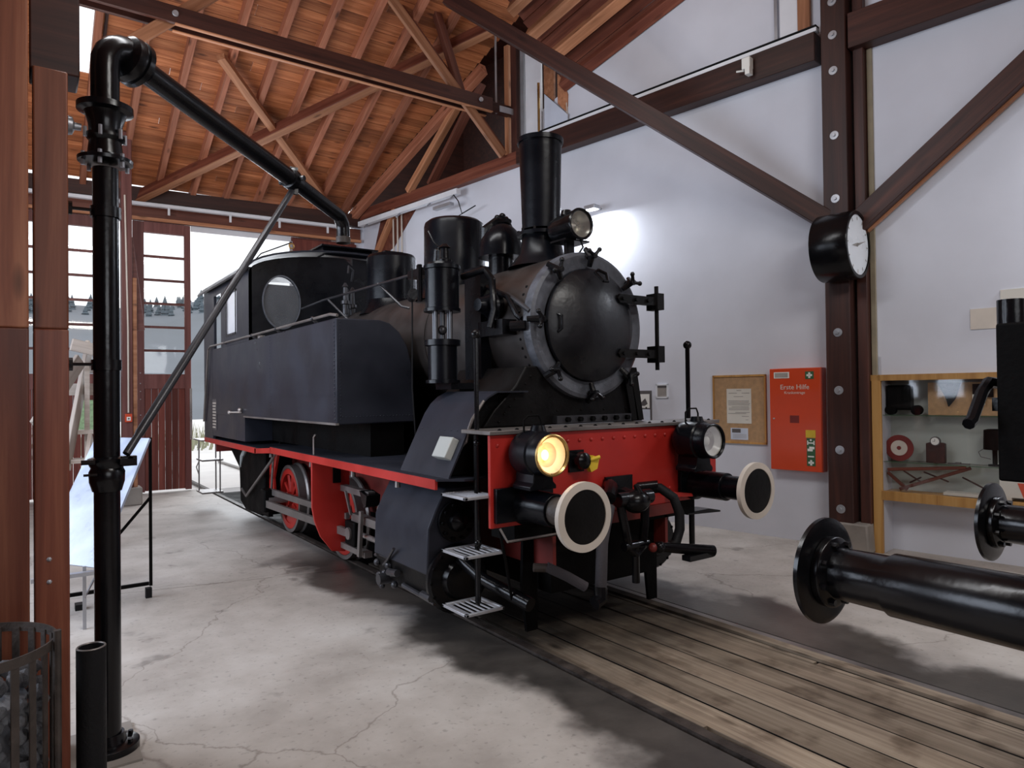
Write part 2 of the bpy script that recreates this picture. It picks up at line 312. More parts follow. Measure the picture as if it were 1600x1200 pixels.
    def rivet(s, c, nrm, r=.012):
        nrm = Vector(nrm).normalized(); e = Vector((0, 0, 1)) if abs(nrm.z) < .9 else Vector((1, 0, 0)); a = nrm.cross(e).normalized(); b = nrm.cross(a); c = Vector(c)
        vs = [c+(a*math.cos(t)+b*math.sin(t))*r for t in [k*math.pi/3 for k in range(6)]]+[c+nrm*r*.5+(a*math.cos(t)+b*math.sin(t))*r*.65 for t in [k*math.pi/3 for k in range(6)]]+[c+nrm*r*.75]
        return s.add(vs, [(k, (k+1) % 6, (k+1) % 6+6, k+6) for k in range(6)]+[(k+6, (k+1) % 6+6, 12) for k in range(6)])
    def text(s, body, x, y, z, size, align='CENTER', th=.001):
        cu = bpy.data.curves.new('t', 'FONT'); cu.body = body; cu.size = size; cu.align_x = align; cu.extrude = th; cu.offset = .0; cu.resolution_u = 2
        ob = bpy.data.objects.new('t', cu); COL.objects.link(ob); bpy.context.view_layer.update()
        me = ob.evaluated_get(bpy.context.evaluated_depsgraph_get()).to_mesh()
        vs = [(x+v.co.x, y-v.co.z, z+v.co.y) for v in me.vertices]; fs = [tuple(p.vertices) for p in me.polygons]
        s.add(vs, fs); ob.to_mesh_clear(); bpy.data.objects.remove(ob); bpy.data.curves.remove(cu); return s
    def build(s, name, mat, parent=None, bevel=0, kind=None, label=None, sharp=35):
        return link(name, s.v, s.f, mat, parent, bevel, kind, label, sharp)
ORG = {}
def link(name, vs, fs, mat, parent=None, bevel=0, kind=None, label=None, sharp=35):
    if parent is not None: off = ORG[parent.name]
    else:
        xs = [v.x for v in vs]; ys = [v.y for v in vs]; zs = [v.z for v in vs]
        off = Vector(((min(xs)+max(xs))/2, (min(ys)+max(ys))/2, min(zs)))
    me = bpy.data.meshes.new(name); me.from_pydata([tuple(v-off) for v in vs], [], fs); me.update()
    me.shade_smooth()
    try: me.set_sharp_from_angle(angle=R(sharp))
    except Exception: pass
    me.materials.append(M[mat] if isinstance(mat, str) else mat)
    o = bpy.data.objects.new(name, me); COL.objects.link(o)
    if parent is not None: o.parent = parent
    else: o.location = off
    ORG[o.name] = off
    if bevel:
        b = o.modifiers.new('bevel', 'BEVEL'); b.width = bevel; b.segments = 2; b.limit_method = 'ANGLE'; b.angle_limit = R(40)
    if kind: o['kind'] = kind
    if label: o['label'] = label
    return o
def tag(o, label=None, cat=None, group=None, kind=None):
    if label: o['label'] = label
    if cat: o['category'] = cat
    if group: o['group'] = group
    if kind: o['kind'] = kind
    return o
def thing(name, label, cat, loc, group=None):
    o = bpy.data.objects.new(name, None); COL.objects.link(o); o.location = loc; o.empty_display_size = .1; ORG[o.name] = Vector(loc)
    return tag(o, label, cat, group)
def struct(name, loc):
    o = bpy.data.objects.new(name, None); COL.objects.link(o); o.location = loc; ORG[o.name] = Vector(loc); o['kind'] = 'structure'; return o
def timber(name, p0, p1, w, h, mat, parent=None, up=(0, 0, 1), bevel=.006, kind=None, label=None):
    """timber with its grain along local X, p0 to p1 on the centre line; w across, h along up"""
    p0, p1 = Vector(p0), Vector(p1); d = p1-p0; L = d.length; x = d/L; y = Vector(up).cross(x).normalized(); z = x.cross(y)
    mb = MB(); mb.box((0, -w/2, -h/2), (L, w/2, h/2))
    me = bpy.data.meshes.new(name); me.from_pydata([tuple(v) for v in mb.v], [], mb.f); me.update(); me.materials.append(M[mat])
    o = bpy.data.objects.new(name, me); COL.objects.link(o)
    off = ORG[parent.name] if parent is not None else Vector((0, 0, 0))
    o.parent = parent
    o.location = p0-off; o.rotation_mode = 'QUATERNION'; o.rotation_quaternion = Matrix((x, y, z)).transposed().to_quaternion()
    if bevel:
        b = o.modifiers.new('bevel', 'BEVEL'); b.width = bevel; b.segments = 1
    ORG[o.name] = p0
    if kind: o['kind'] = kind
    if label: o['label'] = label
    return o
def arc(c, r, a0, a1, n, plane='xz', t=0):
    out = []
    for i in range(n+1):
        a = R(a0+(a1-a0)*i/n); p, q = c[0]+r*math.cos(a), c[1]+r*math.sin(a)
        out.append({'xz': (p, t, q), 'yz': (t, p, q), 'xy': (p, q, t)}[plane])
    return out

# frames: side wall (X towards the visitor's right along the wall, Y into the wall) and gate wall
tx, ty = .1551, -.9879
WALL = Matrix(((tx, -ty, 0, 4.12), (ty, tx, 0, 0), (0, 0, 1, 0), (0, 0, 0, 1)))
def wu(y): return -y*1.0123            # world y on the wall -> local X
GATE = Matrix(((.99756, .0698, 0, 0), (-.0698, .99756, 0, 10.77), (0, 0, 1, 0), (0, 0, 0, 1)))
def WP(u, d, z): return WALL @ Vector((u, -d, z))   # d = distance out into the room
def GP(x, d, z): return GATE @ Vector((x, -d, z))

# ------------------------------------------------------------------ floor, track, planks
floor = struct('floor', (0, 0, 0))
MB().prism([(-9, -9.5), (-.83, -9.5), (-.83, 3.055), (-2.86, 3.53), (-9, 4.95)], 'z', -.2, 0).build('slab', 'floor', floor)
MB().prism([(-9, 4.965), (-2.86, 3.542), (-.83, 3.067), (-.83, 10.9), (-9, 11.5)], 'z', -.2, 0).build('slab', 'floor', floor)
MB().prism([(.86, -9.5), (7.5, -9.5), (7.5, 3), (2.6, 10.6), (.86, 10.7)], 'z', -.2, 0).build('slab', 'floor', floor)
MB().box((-.83, -9.5, -.3), (.86, 10.8, -.10)).build('track_bed', 'dull', floor)
for sx in (-1, 1):
    x = -.755 if sx < 0 else .80
    MB().prism([(x-.035, .004), (x+.035, .004), (x+.035, -.035), (x+.01, -.05), (x+.01, -.12), (x-.01, -.12), (x-.01, -.05), (x-.035, -.035)], 'y', -9.4, 17).build('rail', 'oldsteel' if sx < 0 else 'steel', floor)
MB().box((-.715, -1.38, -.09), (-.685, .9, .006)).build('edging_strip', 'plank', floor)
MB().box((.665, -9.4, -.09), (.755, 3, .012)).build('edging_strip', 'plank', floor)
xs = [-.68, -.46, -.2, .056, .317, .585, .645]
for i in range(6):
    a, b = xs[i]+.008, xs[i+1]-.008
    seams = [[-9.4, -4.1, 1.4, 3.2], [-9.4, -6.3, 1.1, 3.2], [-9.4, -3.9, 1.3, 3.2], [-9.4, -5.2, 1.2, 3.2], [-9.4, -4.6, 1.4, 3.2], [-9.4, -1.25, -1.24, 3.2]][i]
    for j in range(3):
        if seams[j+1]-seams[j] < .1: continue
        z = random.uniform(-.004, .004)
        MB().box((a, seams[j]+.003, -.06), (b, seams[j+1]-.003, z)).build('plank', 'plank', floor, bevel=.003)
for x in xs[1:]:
    MB().box((x-.0085, -9.4, -.05), (x+.0085, 1.3, -.0045)).build('joint_shade_dirt', 'dull', floor)  # dark dirt fill, also paints in the shade of the joints
# ------------------------------------------------------------------ outside the gate
yard = MB().box((-60, 11.2, -.3), (80, 60, -.06)); yard.build('ground_yard', 'snow', kind='structure')
hill = MB()
n = 40; vs = []; fs = []
for i in range(n+1):
    X = -90+i*6; h = 21+2.5*math.sin(i*.37)+1.2*math.sin(i*.9+1)
    vs += [(X, 50, -1), (X, 100, h*.30), (X, 160, h), (X, 200, h*1.05)]
for i in range(n):
    for j in range(3): fs.append((i*4+j, (i+1)*4+j, (i+1)*4+j+1, i*4+j+1))
hill.add(vs, fs); hill.build('hills', 'hill', kind='structure')
fw = MB()
for i in range(420):
    X = random.uniform(-60, 60); Y = random.uniform(146, 162); k = (X+90)/6; h = 21+2.5*math.sin(k*.37)+1.2*math.sin(k*.9+1)
    zb = h*(.30+.70*(Y-100)/60)-.4; H = random.uniform(1.8, 3.4)
    for q in range(3): fw.lathe([(0, .9-q*.22), (H*.45, .05)], (X, Y, zb+H*.25*q), (0, 0, 1), 6)
tag(fw.build('treeline', 'fir'), 'hazy dark fir forest covering the hill beyond the gate', 'forest', kind='stuff')
for X, Y, H, l in ((-8.2, 40, 6.5, 'bare pale birch tree outside, seen through the lower panes of the gate leaf'), (-19.0, 46, 6.0, 'bare pale birch tree outside the far gate leaf beside the stairs')):
    t = thing('birch_tree', l, 'tree', (X, Y, -.06))
    MB().tube([(X, Y, -.06), (X+.05, Y, H*.5), (X-.05, Y, H)], [.12, .07, .02], 6).build('trunk', 'birch', t)
    br = MB()
    for q in range(26):
        z = random.uniform(H*.2, H*.9); a = random.uniform(0, 6.28); L = (H-z)*.45
        br.tube([(X, Y, z), (X+math.cos(a)*L*.5, Y+math.sin(a)*L*.5, z+L*.5), (X+math.cos(a)*L*.8, Y+math.sin(a)*L*.8, z+L*1.2)], [.03, .018, .006], 4)
    br.build('branches', 'birch', t, kind='stuff')
gr = MB()
for i in range(260):
    x = random.uniform(-6, 3); y = random.uniform(22, 26); h = random.uniform(.4, 1.1); a = random.uniform(-.3, .3)
    gr.add([(x-.03, y, -.06), (x+.03, y, -.06), (x+a*h, y, h)], [(0, 1, 2)])
tag(gr.build('grass', 'grass'), 'dry brown grass standing beyond the gate', 'grass', kind='stuff')
# ------------------------------------------------------------------ side wall with its timber frame
wall = struct('wall_right', WP(0, 0, 0))
MB(WALL).prism([(-10.75, 0), (-.16, 0), (-.16, 7.9), (-2.2, 7.27), (-2.50, 7.28), (-4.64, 6.72), (-5.15, 6.55), (-5.15, 5.80), (-10.75, 5.80)], 'y', 0, .3).build('plaster_field', 'plaster', wall)
MB(WALL).prism([(-.16, 1.995), (9.5, 1.995), (9.5, 9), (-.16, 8.4)], 'y', 0, .3).build('plaster_field', 'plaster', wall)
MB(WALL).box((-.16, .3, 0), (9.5, .5, 2.2)).build('plaster_field', 'plaster', wall, label='recessed plaster behind and under the showcase')
MB(WALL).box((-.19, 0, 0), (-.02, .3, 2.2)).build('plaster_field', 'plaster', wall)
# top plate along the wall, lamp rail above it
timber('wall_beam', WP(-10.7, .07, 5.80), WP(-5.6, .07, 5.84), .16, .22, 'redbeam', wall)
timber('wall_beam', WP(-5.6, .10, 5.87), WP(-.62, .10, 5.87), .2, .34, 'beam', wall)
timber('wall_beam', WP(-.25, .10, 5.90), WP(6.5, .10, 5.90), .2, .40, 'beam', wall)
MB(WALL).box((-5.05, -.19, 6.045), (-.6, -.10, 6.09)).build('cable_tray', 'white', wall)
MB(WALL).box((-5.05, -.2, 6.10), (-.6, -.10, 6.115)).build('cable_tray', 'rubber', wall)
# posts
pst = timber('timber_post', WP(-.40, .115, .32), WP(-.40, .115, 8.6), .27, .23, 'beam', wall, up=(-.988, -.155, 0))
timber('timber_post', WP(-.175, .055, .32), WP(-.175, .055, 8.6), .11, .11, 'beam', wall, up=(-.988, -.155, 0))
timber('side_batten', WP(-.085, .012, .35), WP(-.085, .012, 5.7), .06, .024, 'oldtrim', wall, up=(-.988, -.155, 0))
for z in (6.286, 5.9, 5.49, 4.745, 4.018, 3.72, 2.486, 1.827, 1.148, .478):
    c = WP(-.40, .231, z)
    MB().lathe([(0, .05), (.008, .048), (.009, .018), (.028, .016)], c, (-.988, -.155, 0), 20).build('bolt_washer', 'galv', wall)
MB(WALL).prism([(-.55, 0), (-.10, 0), (-.12, .33), (-.54, .33)], 'y', -.25, .02).build('post_footing', 'concrete', wall, bevel=.02)
# braces
BRT = (1.353, 4.80, 7.642)
timber('brace', WP(-.52, .18, 3.80), BRT, .14, .21, 'beam', wall, up=(0, 0, 1))
timber('brace', WP(-.32, .17, 3.60), WP(2.9, .17, 6.15), .13, .23, 'beam', wall, up=(0, 0, 1))
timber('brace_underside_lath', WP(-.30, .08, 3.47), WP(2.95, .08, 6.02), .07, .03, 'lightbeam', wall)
# attic structure above the plate: post, white panel, boards, paper, rod
timber('attic_post', WP(-5.72, .05, 5.95), WP(-5.72, .05, 7.95), .14, .14, 'beam', wall, up=(-.988, -.155, 0))
timber('attic_post', WP(-5.95, .0, 5.95), WP(-5.95, .0, 7.9), .10, .14, 'lightbeam', wall, up=(-.988, -.155, 0))
MB(WALL).box((-5.62, -.05, 5.9), (-5.56, .0, 7.95)).build('metal_strip', 'galv', wall)
MB(WALL).prism([(-5.53, 5.95), (-5.17, 5.95), (-5.17, 7.5), (-5.53, 7.80)], 'y', -.02, .02).build('white_panel', 'white', wall)
for pl in ([(-5.10, 6.80), (-4.885, 6.60), (-4.875, 7.15), (-5.0, 7.38), (-5.10, 7.50)], [(-4.80, 6.53), (-4.60, 6.33), (-4.585, 6.62), (-4.68, 6.86), (-4.80, 7.02)]): MB(WALL).prism(pl, 'y', -.02, .02).build('hanging_board', 'lightbeam', wall)
timber('rail_end_post', WP(-4.62, .0, 6.0), WP(-4.62, .0, 6.5), .05, .04, 'cream', wall, up=(-.988, -.155, 0))
MB(WALL).prism([(-5.08, 6.0), (-4.58, 6.0), (-4.565, 6.28), (-5.07, 6.77)], 'y', -.045, -.04).build('notice_sheet', 'bluepaper', wall)
MB().cyl(WP(-5.13, .12, 5.98), WP(-5.13, .12, 6.95), .022, n=10).build('brass_rod', 'brass', wall)
# window-like panels at the top beside the big post
MB(WALL).box((-1.10, -.03, 6.15), (-.87, .0, 7.6)).build('white_panel', 'white', wall)
timber('window_board', WP(-.80, .03, 6.15), WP(-.80, .03, 7.6), .15, .05, 'lightbeam', wall, up=(-.988, -.155, 0))
MB(WALL).box((-1.17, -.04, 6.15), (-1.13, .0, 7.6)).build('trim_strip', 'galv', wall)
# trough with the brown opening and insulators high on the wall
op = MB(WALL); op.prism([(-10.35, 4.62), (-9.45, 4.95), (-8.55, 5.7), (-9.9, 5.7)], 'y', -.015, .0); op.build('wall_opening', 'redbeam', wall)
timber('opening_brace', WP(-10.3, .05, 4.55), WP(-9.3, .05, 5.72), .10, .16, 'lightbeam', wall, up=(-.988, -.155, 0))
for k, u in enumerate((-9.42, -9.27, -9.12)):
    MB().cyl(WP(u, .05, 4.75), WP(u, .05, 5.7), .018, n=8).build('conduit', 'cream', wall)

# ------------------------------------------------------------------ gate wall
gw = struct('wall_back', GP(0, 0, 0))
timber('eave_beam', GP(-7.5, .10, 5.68), GP(2.4, .10, 5.68), .2, .26, 'beam', gw)
timber('lintel', GP(-7.5, .05, 5.36), GP(2.4, .05, 5.36), .1, .30, 'redbeam', gw)
timber('lintel_board', GP(-7.5, .13, 5.235), GP(2.4, .13, 5.235), .06, .06, 'lightbeam', gw)
MB(GATE).box((-8.5, .0, 0), (-3.9, .2, 5.7)).build('plank_wall', 'gate', gw)
MB(GATE).box((2.28, -.05, 0), (2.7, .2, 5.7)).build('plaster_return', 'plaster', gw)
# hanging strip curtain / lath above the opening
MB(GATE).box((-1.04, -.02, 5.10), (.9, .0, 5.21)).build('blind_strip', 'white', gw)
timber('lintel_short', GP(.92, .06, 4.98), GP(2.3, .06, 4.98), .08, .36, 'gate', gw)
# light trunking rail below the eave beam
tr = thing('light_trunking', 'long white lamp trunking rail with brackets under the gate wall eave beam', 'lamp rail', GP(-2, .3, 5.45))
MB(GATE).box((-4.2, -.33, 5.44), (1.95, -.23, 5.50)).build('rail', 'white', tr)
for x in (-3.3, -2.5, -1.45, -.35, .6, 1.6):
    MB(GATE).box((x-.02, -.33, 5.30), (x+.02, -.30, 5.45)).build('bracket', 'white', tr)
tr = thing('light_trunking', 'long white lamp trunking rail with brackets along the side wall above the saddle tanks', 'lamp rail', WP(-9, .22, 5.5))
MB(WALL).box((-10.4, -.30, 5.50), (-7.05, -.20, 5.60)).build('rail', 'white', tr)
for u in (-10.1, -8.9, -7.9, -7.2):
    MB().tube([WP(u, .25, 5.5), WP(u+.12, .42, 5.38)], .018, 6).build('bracket', 'galv', tr)
def gate_leaf(nm, x0, x1, px0, px1, npane, zt=5.2, z0=2.28, z1=5.0, d=0.0):
    g = struct(nm, GP((x0+x1)/2, 0, 0))
    for a, b in ((x0, px0), (px1, x1)):
        if b-a > .01: MB(GATE).box((a, -.05-d, .03), (b, .05-d, zt)).build('stile', 'gateframe', g, bevel=.004)
    MB(GATE).box((px0, -.05-d, z1), (px1, .05-d, zt)).build('top_rail', 'gateframe', g)
    MB(GATE).box((px0, -.05-d, z0-.28), (px1, .05-d, z0)).build('lock_rail', 'gateframe', g)
    st = (z1-z0)/npane
    for i in range(npane):
        if i: MB(GATE).box((px0, -.03-d, z0+st*i-.022), (px1, .03-d, z0+st*i+.022)).build('glazing_bar', 'gateframe', g)
        MB(GATE).box((px0, -.004-d, z0+st*i+.02), (px1, .004-d, z0+st*(i+1)-.02)).build('pane', 'glass', g)
    nb = max(2, round((px1-px0)/.12)); w = (px1-px0)/nb
    for i in range(nb): MB(GATE).box((px0+w*i+.003, -.03-d, .05), (px0+w*(i+1)-.003, .03-d, z0-.28)).build('plank', 'gate', g, bevel=.003)
    for z in (2.1, 1.95, 1.8, 1.5, 1.3, 1.0, .8, .6, 2.3):
        MB().rivet(GP(x0+.12, .052+d, z), (-.07, -1, 0), .012).build('bolt', 'galv', g)
    return g
gate_leaf('door_1', -3.9, -2.42, -3.75, -2.52, 6)
gate_leaf('door_2', -2.05, -1.05, -1.86, -1.16, 6)
gate_leaf('door_3', .90, 2.28, 1.05, 1.75, 6, z1=4.95)
MB(GATE).box((.86, -.08, .03), (.93, -.03, 5.1)).build('door_frame', 'galv', kind='structure')
MB(GATE).box((-1.08, -.09, 2.0), (-1.04, -.05, 1.0)).build('door_handle', 'bright', bpy.data.objects['door_2'])

# ------------------------------------------------------------------ roof
SL = .4364
def roofz(y): return 5.90+SL*(10.8-y)
ceil = struct('ceiling', (0, 5, 6))
RN = Vector((0, SL, 1)).normalized(); RD = Vector((0, -1, SL)).normalized()
y = 10.85; i = 0
sky = (-3.10, -2.80)
while y > 1.6:
    wv = random.choice((.15, .17, .19)); dy = wv/math.sqrt(1+SL*SL); yc = y-dy/2; zc = roofz(yc)
    xe = 2.24+(10.6-yc)*.1744
    segs = [(-9, xe)] if not (7.1 < yc < 8.6) else [(-9, sky[0]), (sky[1], xe)]
    jo = random.uniform(-2, 2)
    for a, b in segs:
        parts = [(a, jo), (jo, b)] if a < jo-.4 and b > jo+.4 else [(a, b)]
        for p, q in parts: timber('board', (p+.003, yc, zc), (q-.003, yc, zc), wv-.007, .025, 'roofboard', ceil, up=RN, bevel=.002)
    y -= dy; i += 1
# far slope behind the visitor
MB().prism([(1.65, roofz(1.65)+.05), (-9.6, roofz(1.65)-5.0), (-9.6, roofz(1.65)-4.9), (1.65, roofz(1.65)+.15)], 'x', -9, 7).build('roof_slope', 'roofboard', ceil)
# rafters
for k in range(-12, 5):
    x = -.41+k*.61
    w = .10
    top = 1.9; bot = 10.95
    timber('rafter', (x, bot, roofz(bot)-.10), (x, top, roofz(top)-.10), w, .17, 'rafter', ceil, up=RN)
for x in (sky[0]-.05, sky[1]+.05): timber('skylight_trimmer', (x, 8.65, roofz(8.65)-.03), (x, 7.05, roofz(7.05)-.03), .04, .10, 'beam', ceil, up=RN)
# valley rafter and struts where the roof space opens over the side wall
def RP(p, drop=0): p = Vector(p); return p-RN*drop
timber('valley_rafter', (2.20, 10.6, roofz(10.6)-.25), (2.95, 6.3, roofz(6.3)-.25), .14, .2, 'rafter', ceil, up=RN)
timber('strut', (2.62, 8.6, 5.93), (2.90, 6.9, 7.35), .14, .12, 'lightbeam', ceil)
timber('strut', (2.80, 8.0, 5.95), (3.10, 6.6, 7.5), .20, .06, 'redbeam', ceil)
# X bracing under the rafters
timber('wind_brace', RP((-1.98, 10.92, 5.86), .25), RP((2.70, 5.53, 8.19), .25), .13, .20, 'redbeam', ceil, up=RN); timber('painted_lit_underside', RP((-1.98, 10.92, 5.86), .362), RP((2.70, 5.53, 8.19), .362), .135, .024, 'lightbeam', ceil, up=RN)  # pale lath paints the lit underside of the brace
timber('wind_brace', RP((-1.22, 7.49, 7.33), .22), RP((1.76, 10.58, 6.02), .22), .13, .12, 'lightbeam', ceil, up=RN)
# truss: double tie beam with two pairs of 45 degree struts
Y = 5.8
for dy in (-.10, .10):
    timber('tie_beam', (-7.0, Y+dy, 6.735), (2.72, Y+dy, 6.70), .055, .22, 'beam', ceil); timber('painted_lit_underside', (-2.15, Y+dy, 6.605), (2.72, Y+dy, 6.58), .060, .022, 'lightbeam', ceil)  # pale strips below the tie beams paint their lit undersides
timber('tie_beam', (2.3, Y, 6.70), (3.3, Y, 6.71), .12, .16, 'beam', ceil)
for x0 in (.92,):
    timber('strut', (x0-1.6, Y-.02, 9.52), (2.99, Y-.02, 5.92), .075, .15, 'lightbeam', ceil)
    timber('strut', (x0-1.35, Y+.16, 9.52), (3.23, Y+.16, 5.92), .075, .15, 'redbeam', ceil)
timber('strut', (-2.62, Y, 6.28), (.2, Y, 8.95), .075, .15, 'lightbeam', ceil)
timber('strut', (1.2, Y+.1, 9.6), (2.28, Y+.1, 6.72), .12, .12, 'redbeam', ceil)
MB().box((2.84, Y-.16, 6.60), (3.25, Y-.145, 6.70)).build('steel_plate', 'galv', ceil)
MB().box((-2.9, Y-.16, 6.80), (-2.45, Y-.145, 6.90)).build('steel_plate', 'galv', ceil)
for x in (-2.15, 2.47): MB().lathe([(0, .04), (.02, .035)], (x, Y-.14, 6.72), (0, -1, 0), 14).build('bolt', 'galv', ceil)
MB().cyl((2.87, Y, 6.62), (2.87, Y, 8.2), .018, n=8).build('tie_rod', 'galv', ceil)
# lower roof along the side wall (rafters running with the wall)
A, B = Vector((3.402, 4.57, 6.71)), Vector((3.736, 2.446, 7.265)); d = (B-A).normalized()
inw = Vector((-.90, -.14, .62)).normalized(); A0 = A-d*.03; L = 9
nS = d.cross(inw).normalized(); nS = nS if nS.z > 0 else -nS
for k in range(11):
    c = A0+inw*(.10+.2*k)+nS*.16
    timber('board', c, c+d*L, .19, .025, 'redbeam', ceil, up=nS)
for k in range(5):
    c = A0+inw*(.08+.46*k)+nS*.05
    timber('rafter', c, c+d*L, .16, .2, 'redbeam' if k == 0 else 'lightbeam', ceil, up=nS)
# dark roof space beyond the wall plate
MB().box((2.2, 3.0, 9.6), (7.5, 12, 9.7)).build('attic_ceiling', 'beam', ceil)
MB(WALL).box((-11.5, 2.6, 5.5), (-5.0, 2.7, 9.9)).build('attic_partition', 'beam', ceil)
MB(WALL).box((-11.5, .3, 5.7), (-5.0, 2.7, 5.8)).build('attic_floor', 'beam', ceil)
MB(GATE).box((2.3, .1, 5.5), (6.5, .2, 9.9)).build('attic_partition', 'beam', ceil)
# unseen enclosing walls
MB().box((-9.1, -9.6, 0), (-8.9, 11.6, 11)).build('wall_left', 'gate', kind='structure')
MB().box((-9.1, -9.7, 0), (7.6, -9.5, 11)).build('wall_front', 'gate', kind='structure')

# ------------------------------------------------------------------ timber posts of the hall
def free_post(pieces, base):
    p = struct('pillar', base)
    for a, b, mat in pieces: MB().box(a, b).build('post_timber', mat, p, bevel=.008)
    return p
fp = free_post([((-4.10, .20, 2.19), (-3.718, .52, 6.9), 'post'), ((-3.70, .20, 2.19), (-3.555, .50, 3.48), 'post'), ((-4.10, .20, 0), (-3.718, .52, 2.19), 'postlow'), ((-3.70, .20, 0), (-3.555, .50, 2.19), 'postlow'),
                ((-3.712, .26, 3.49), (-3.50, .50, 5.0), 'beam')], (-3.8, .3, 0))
for z in (.95, 1.06): MB().rivet((-3.64, .198, z), (0, -1, 0), .012).build('bolt', 'galv', fp)
MB().lathe([(0, .05), (.02, .045), (.03, .02), (.06, .018)], (-3.55, .34, 3.26), (1, 0, 0), 14).build('bolt', 'galv', fp)
mp = free_post([((-2.37, 9.5, .3), (-2.21, 9.72, 6.4), 'gateframe'), ((-2.205, 9.52, .3), (-2.14, 9.7, 3.9), 'lightbeam')], (-2.25, 9.6, 0))
MB().box((-2.42, 9.42, 0), (-2.08, 9.8, .30)).build('post_footing', 'concrete', mp, bevel=.02)
timber('post_brace', (-2.10, 9.62, 3.0), (-2.28, 9.62, 4.6), .10, .18, 'gateframe', mp)

# ------------------------------------------------------------------ steam locomotive
LOC = thing('steam_locomotive', 'black small tank steam locomotive with red buffer beam, running board edge and wheels', 'locomotive', (0, 4, 0))
def P(mb, name, mat, parent=LOC, **k): return mb.build(name, mat, parent, **k)
# frames
for sx in (-1, 1): P(MB().box((sx*.58, .05, .55), (sx*.61, 7.8, 1.22)), 'frame_plate', 'darkred')
# running boards
for sx in (-1, 1):
    rb = P(MB().prism([(sx*.6, .62), (sx*1.40, .62), (sx*1.40, .33), (sx*1.25, .22), (sx*.95, .22), (sx*.95, .62)][:0] or
                      [(sx*.6, .30), (sx*1.25, .22), (sx*1.40, .34), (sx*1.40, 4.3), (sx*.6, 4.3)], 'z', 1.235, 1.25), 'running_board', 'sheet')
    P(MB().box((sx*1.385, .36, 1.175), (sx*1.405, 4.3, 1.245)), 'edge_angle', 'red', rb)
    rb = P(MB().box((sx*.6, 4.28, 1.19), (sx*1.40, 7.85, 1.205)), 'running_board', 'sheet')
    P(MB().box((sx*1.385, 4.9, 1.13), (sx*1.405, 7.85, 1.20)), 'edge_angle', 'red', rb)
    P(MB().prism([(4.28, 1.235), (4.28, 1.175), (4.95, 1.13), (4.95, 1.19)], 'x', sx*1.385, sx*1.405), 'edge_angle', 'red', rb)
    for yy in (1.1, 2.0, 3.1, 4.5): P(MB().cyl((sx*1.33, yy, 1.11), (sx*1.33, yy, 1.175), .024, .02, n=8), 'lamp_bracket', 'steel')
# buffer beam with rivets
bb = P(MB().box((-1.18, 0, .93), (1.18, .03, 1.56)), 'buffer_beam', 'red', bevel=.004)
rv = MB()
for z, xs_ in ((1.49, [-1.12, -.98]+[-.5+.115*i for i in range(12)]+[1.0, 1.12]), (1.05, [-.45+.115*i for i in range(11)])):
    for x in xs_: rv.rivet((x, -.001, z), (0, -1, 0), .017)
P(rv, 'rivets', 'red', bb, kind='stuff')
P(MB().box((-1.2, -.03, 1.562), (1.2, .34, 1.59)), 'front_platform', 'steel', bevel=.004)
rv = MB()
for i in range(16): rv.rivet((-1.1+i*.146, .0, 1.591), (0, 0, 1), .016)
P(rv, 'platform_rivets', 'dull', kind='stuff')
P(MB().box((-.95, .05, .80), (.95, .34, 1.56)), 'front_frame_box', 'dull')
P(MB().box((-.55, .15, .35), (.55, 1.6, .85)), 'under_frame', 'dull')
# saddle under the smokebox
P(MB().prism([(-1.0, 1.59), (.66, 1.59), (.60, 1.80), (.50, 2.05), (-.60, 2.05), (-.70, 1.90), (-.90, 1.72)], 'y', .36, 1.35), 'smokebox_saddle', 'soot', bevel=.01)
rv = MB()
for i in range(7):
    t = i/6; rv.rivet((-.86+.30*t, .358, 1.63+.34*t), (0, -1, 0), .011)
    rv.rivet((-.8+i*.25, .358, 1.70), (0, -1, 0), .009)
for i in range(5): rv.rivet((.58-.06*i/4, .358, 1.66+.28*i/4), (0, -1, 0), .010)
P(rv, 'saddle_rivets', 'soot', kind='stuff')
P(MB().box((-.35, .30, 1.60), (.46, .36, 1.66)), 'saddle_angle', 'ironwork')
rv = MB()
for i in range(6): rv.cyl((-.25+i*.13, .27, 1.63), (-.25+i*.13, .30, 1.63), .022, n=6)
P(rv, 'saddle_bolts', 'dull', kind='stuff')
for x in (.50, .58): P(MB().prism([(x, 1.6), (x+.06, 1.6), (x-.02, 2.05), (x-.10, 2.05)], 'y', .33, .37), 'saddle_stay', 'soot')
# smokebox and boiler
BZ = 2.385
P(MB().lathe([(0, .59), (1.0, .59), (1.0, .575), (1.02, .575)], (0, .34, BZ), (0, 1, 0), 56), 'smokebox', 'boiler')
rv = MB()
for k in range(22):
    a = R(150+k*7); rv.rivet((.592*math.cos(a), .46, BZ+.592*math.sin(a)), (math.cos(a), 0, math.sin(a)), .013)
P(rv, 'smokebox_rivets', 'soot', kind='stuff')
P(MB().lathe([(0, .565), (3.9, .565)], (0, 1.34, BZ), (0, 1, 0), 56), 'boiler', 'boiler')
P(MB().lathe([(0, .575), (.05, .575)], (0, 2.05, BZ), (0, 1, 0), 56), 'boiler_band', 'boiler')
P(MB().lathe([(0, .44), (-.02, .46), (-.035, .565), (-.02, .592), (.03, .60), (.06, .60), (.06, .5)], (0, .335, BZ), (0, 1, 0), 64, close=False), 'smokebox_ring', 'ring')
rs = .455
prof = [(.0, .47), (-.035, .47)]+[(-.04-.10*math.sqrt(max(0, 1-(q/10)**2)), rs*q/10) for q in range(10, -1, -1)]
prof = [(.0, .45), (-.04, .455)]+[(-.045-.105*(1-(q/9)**2), .450*q/9) for q in range(9, 0, -1)]+[(-.151, .002)]
dr = P(MB().lathe(prof, (0, .31, BZ), (0, 1, 0), 64), 'smokebox_door', 'door', sharp=50)
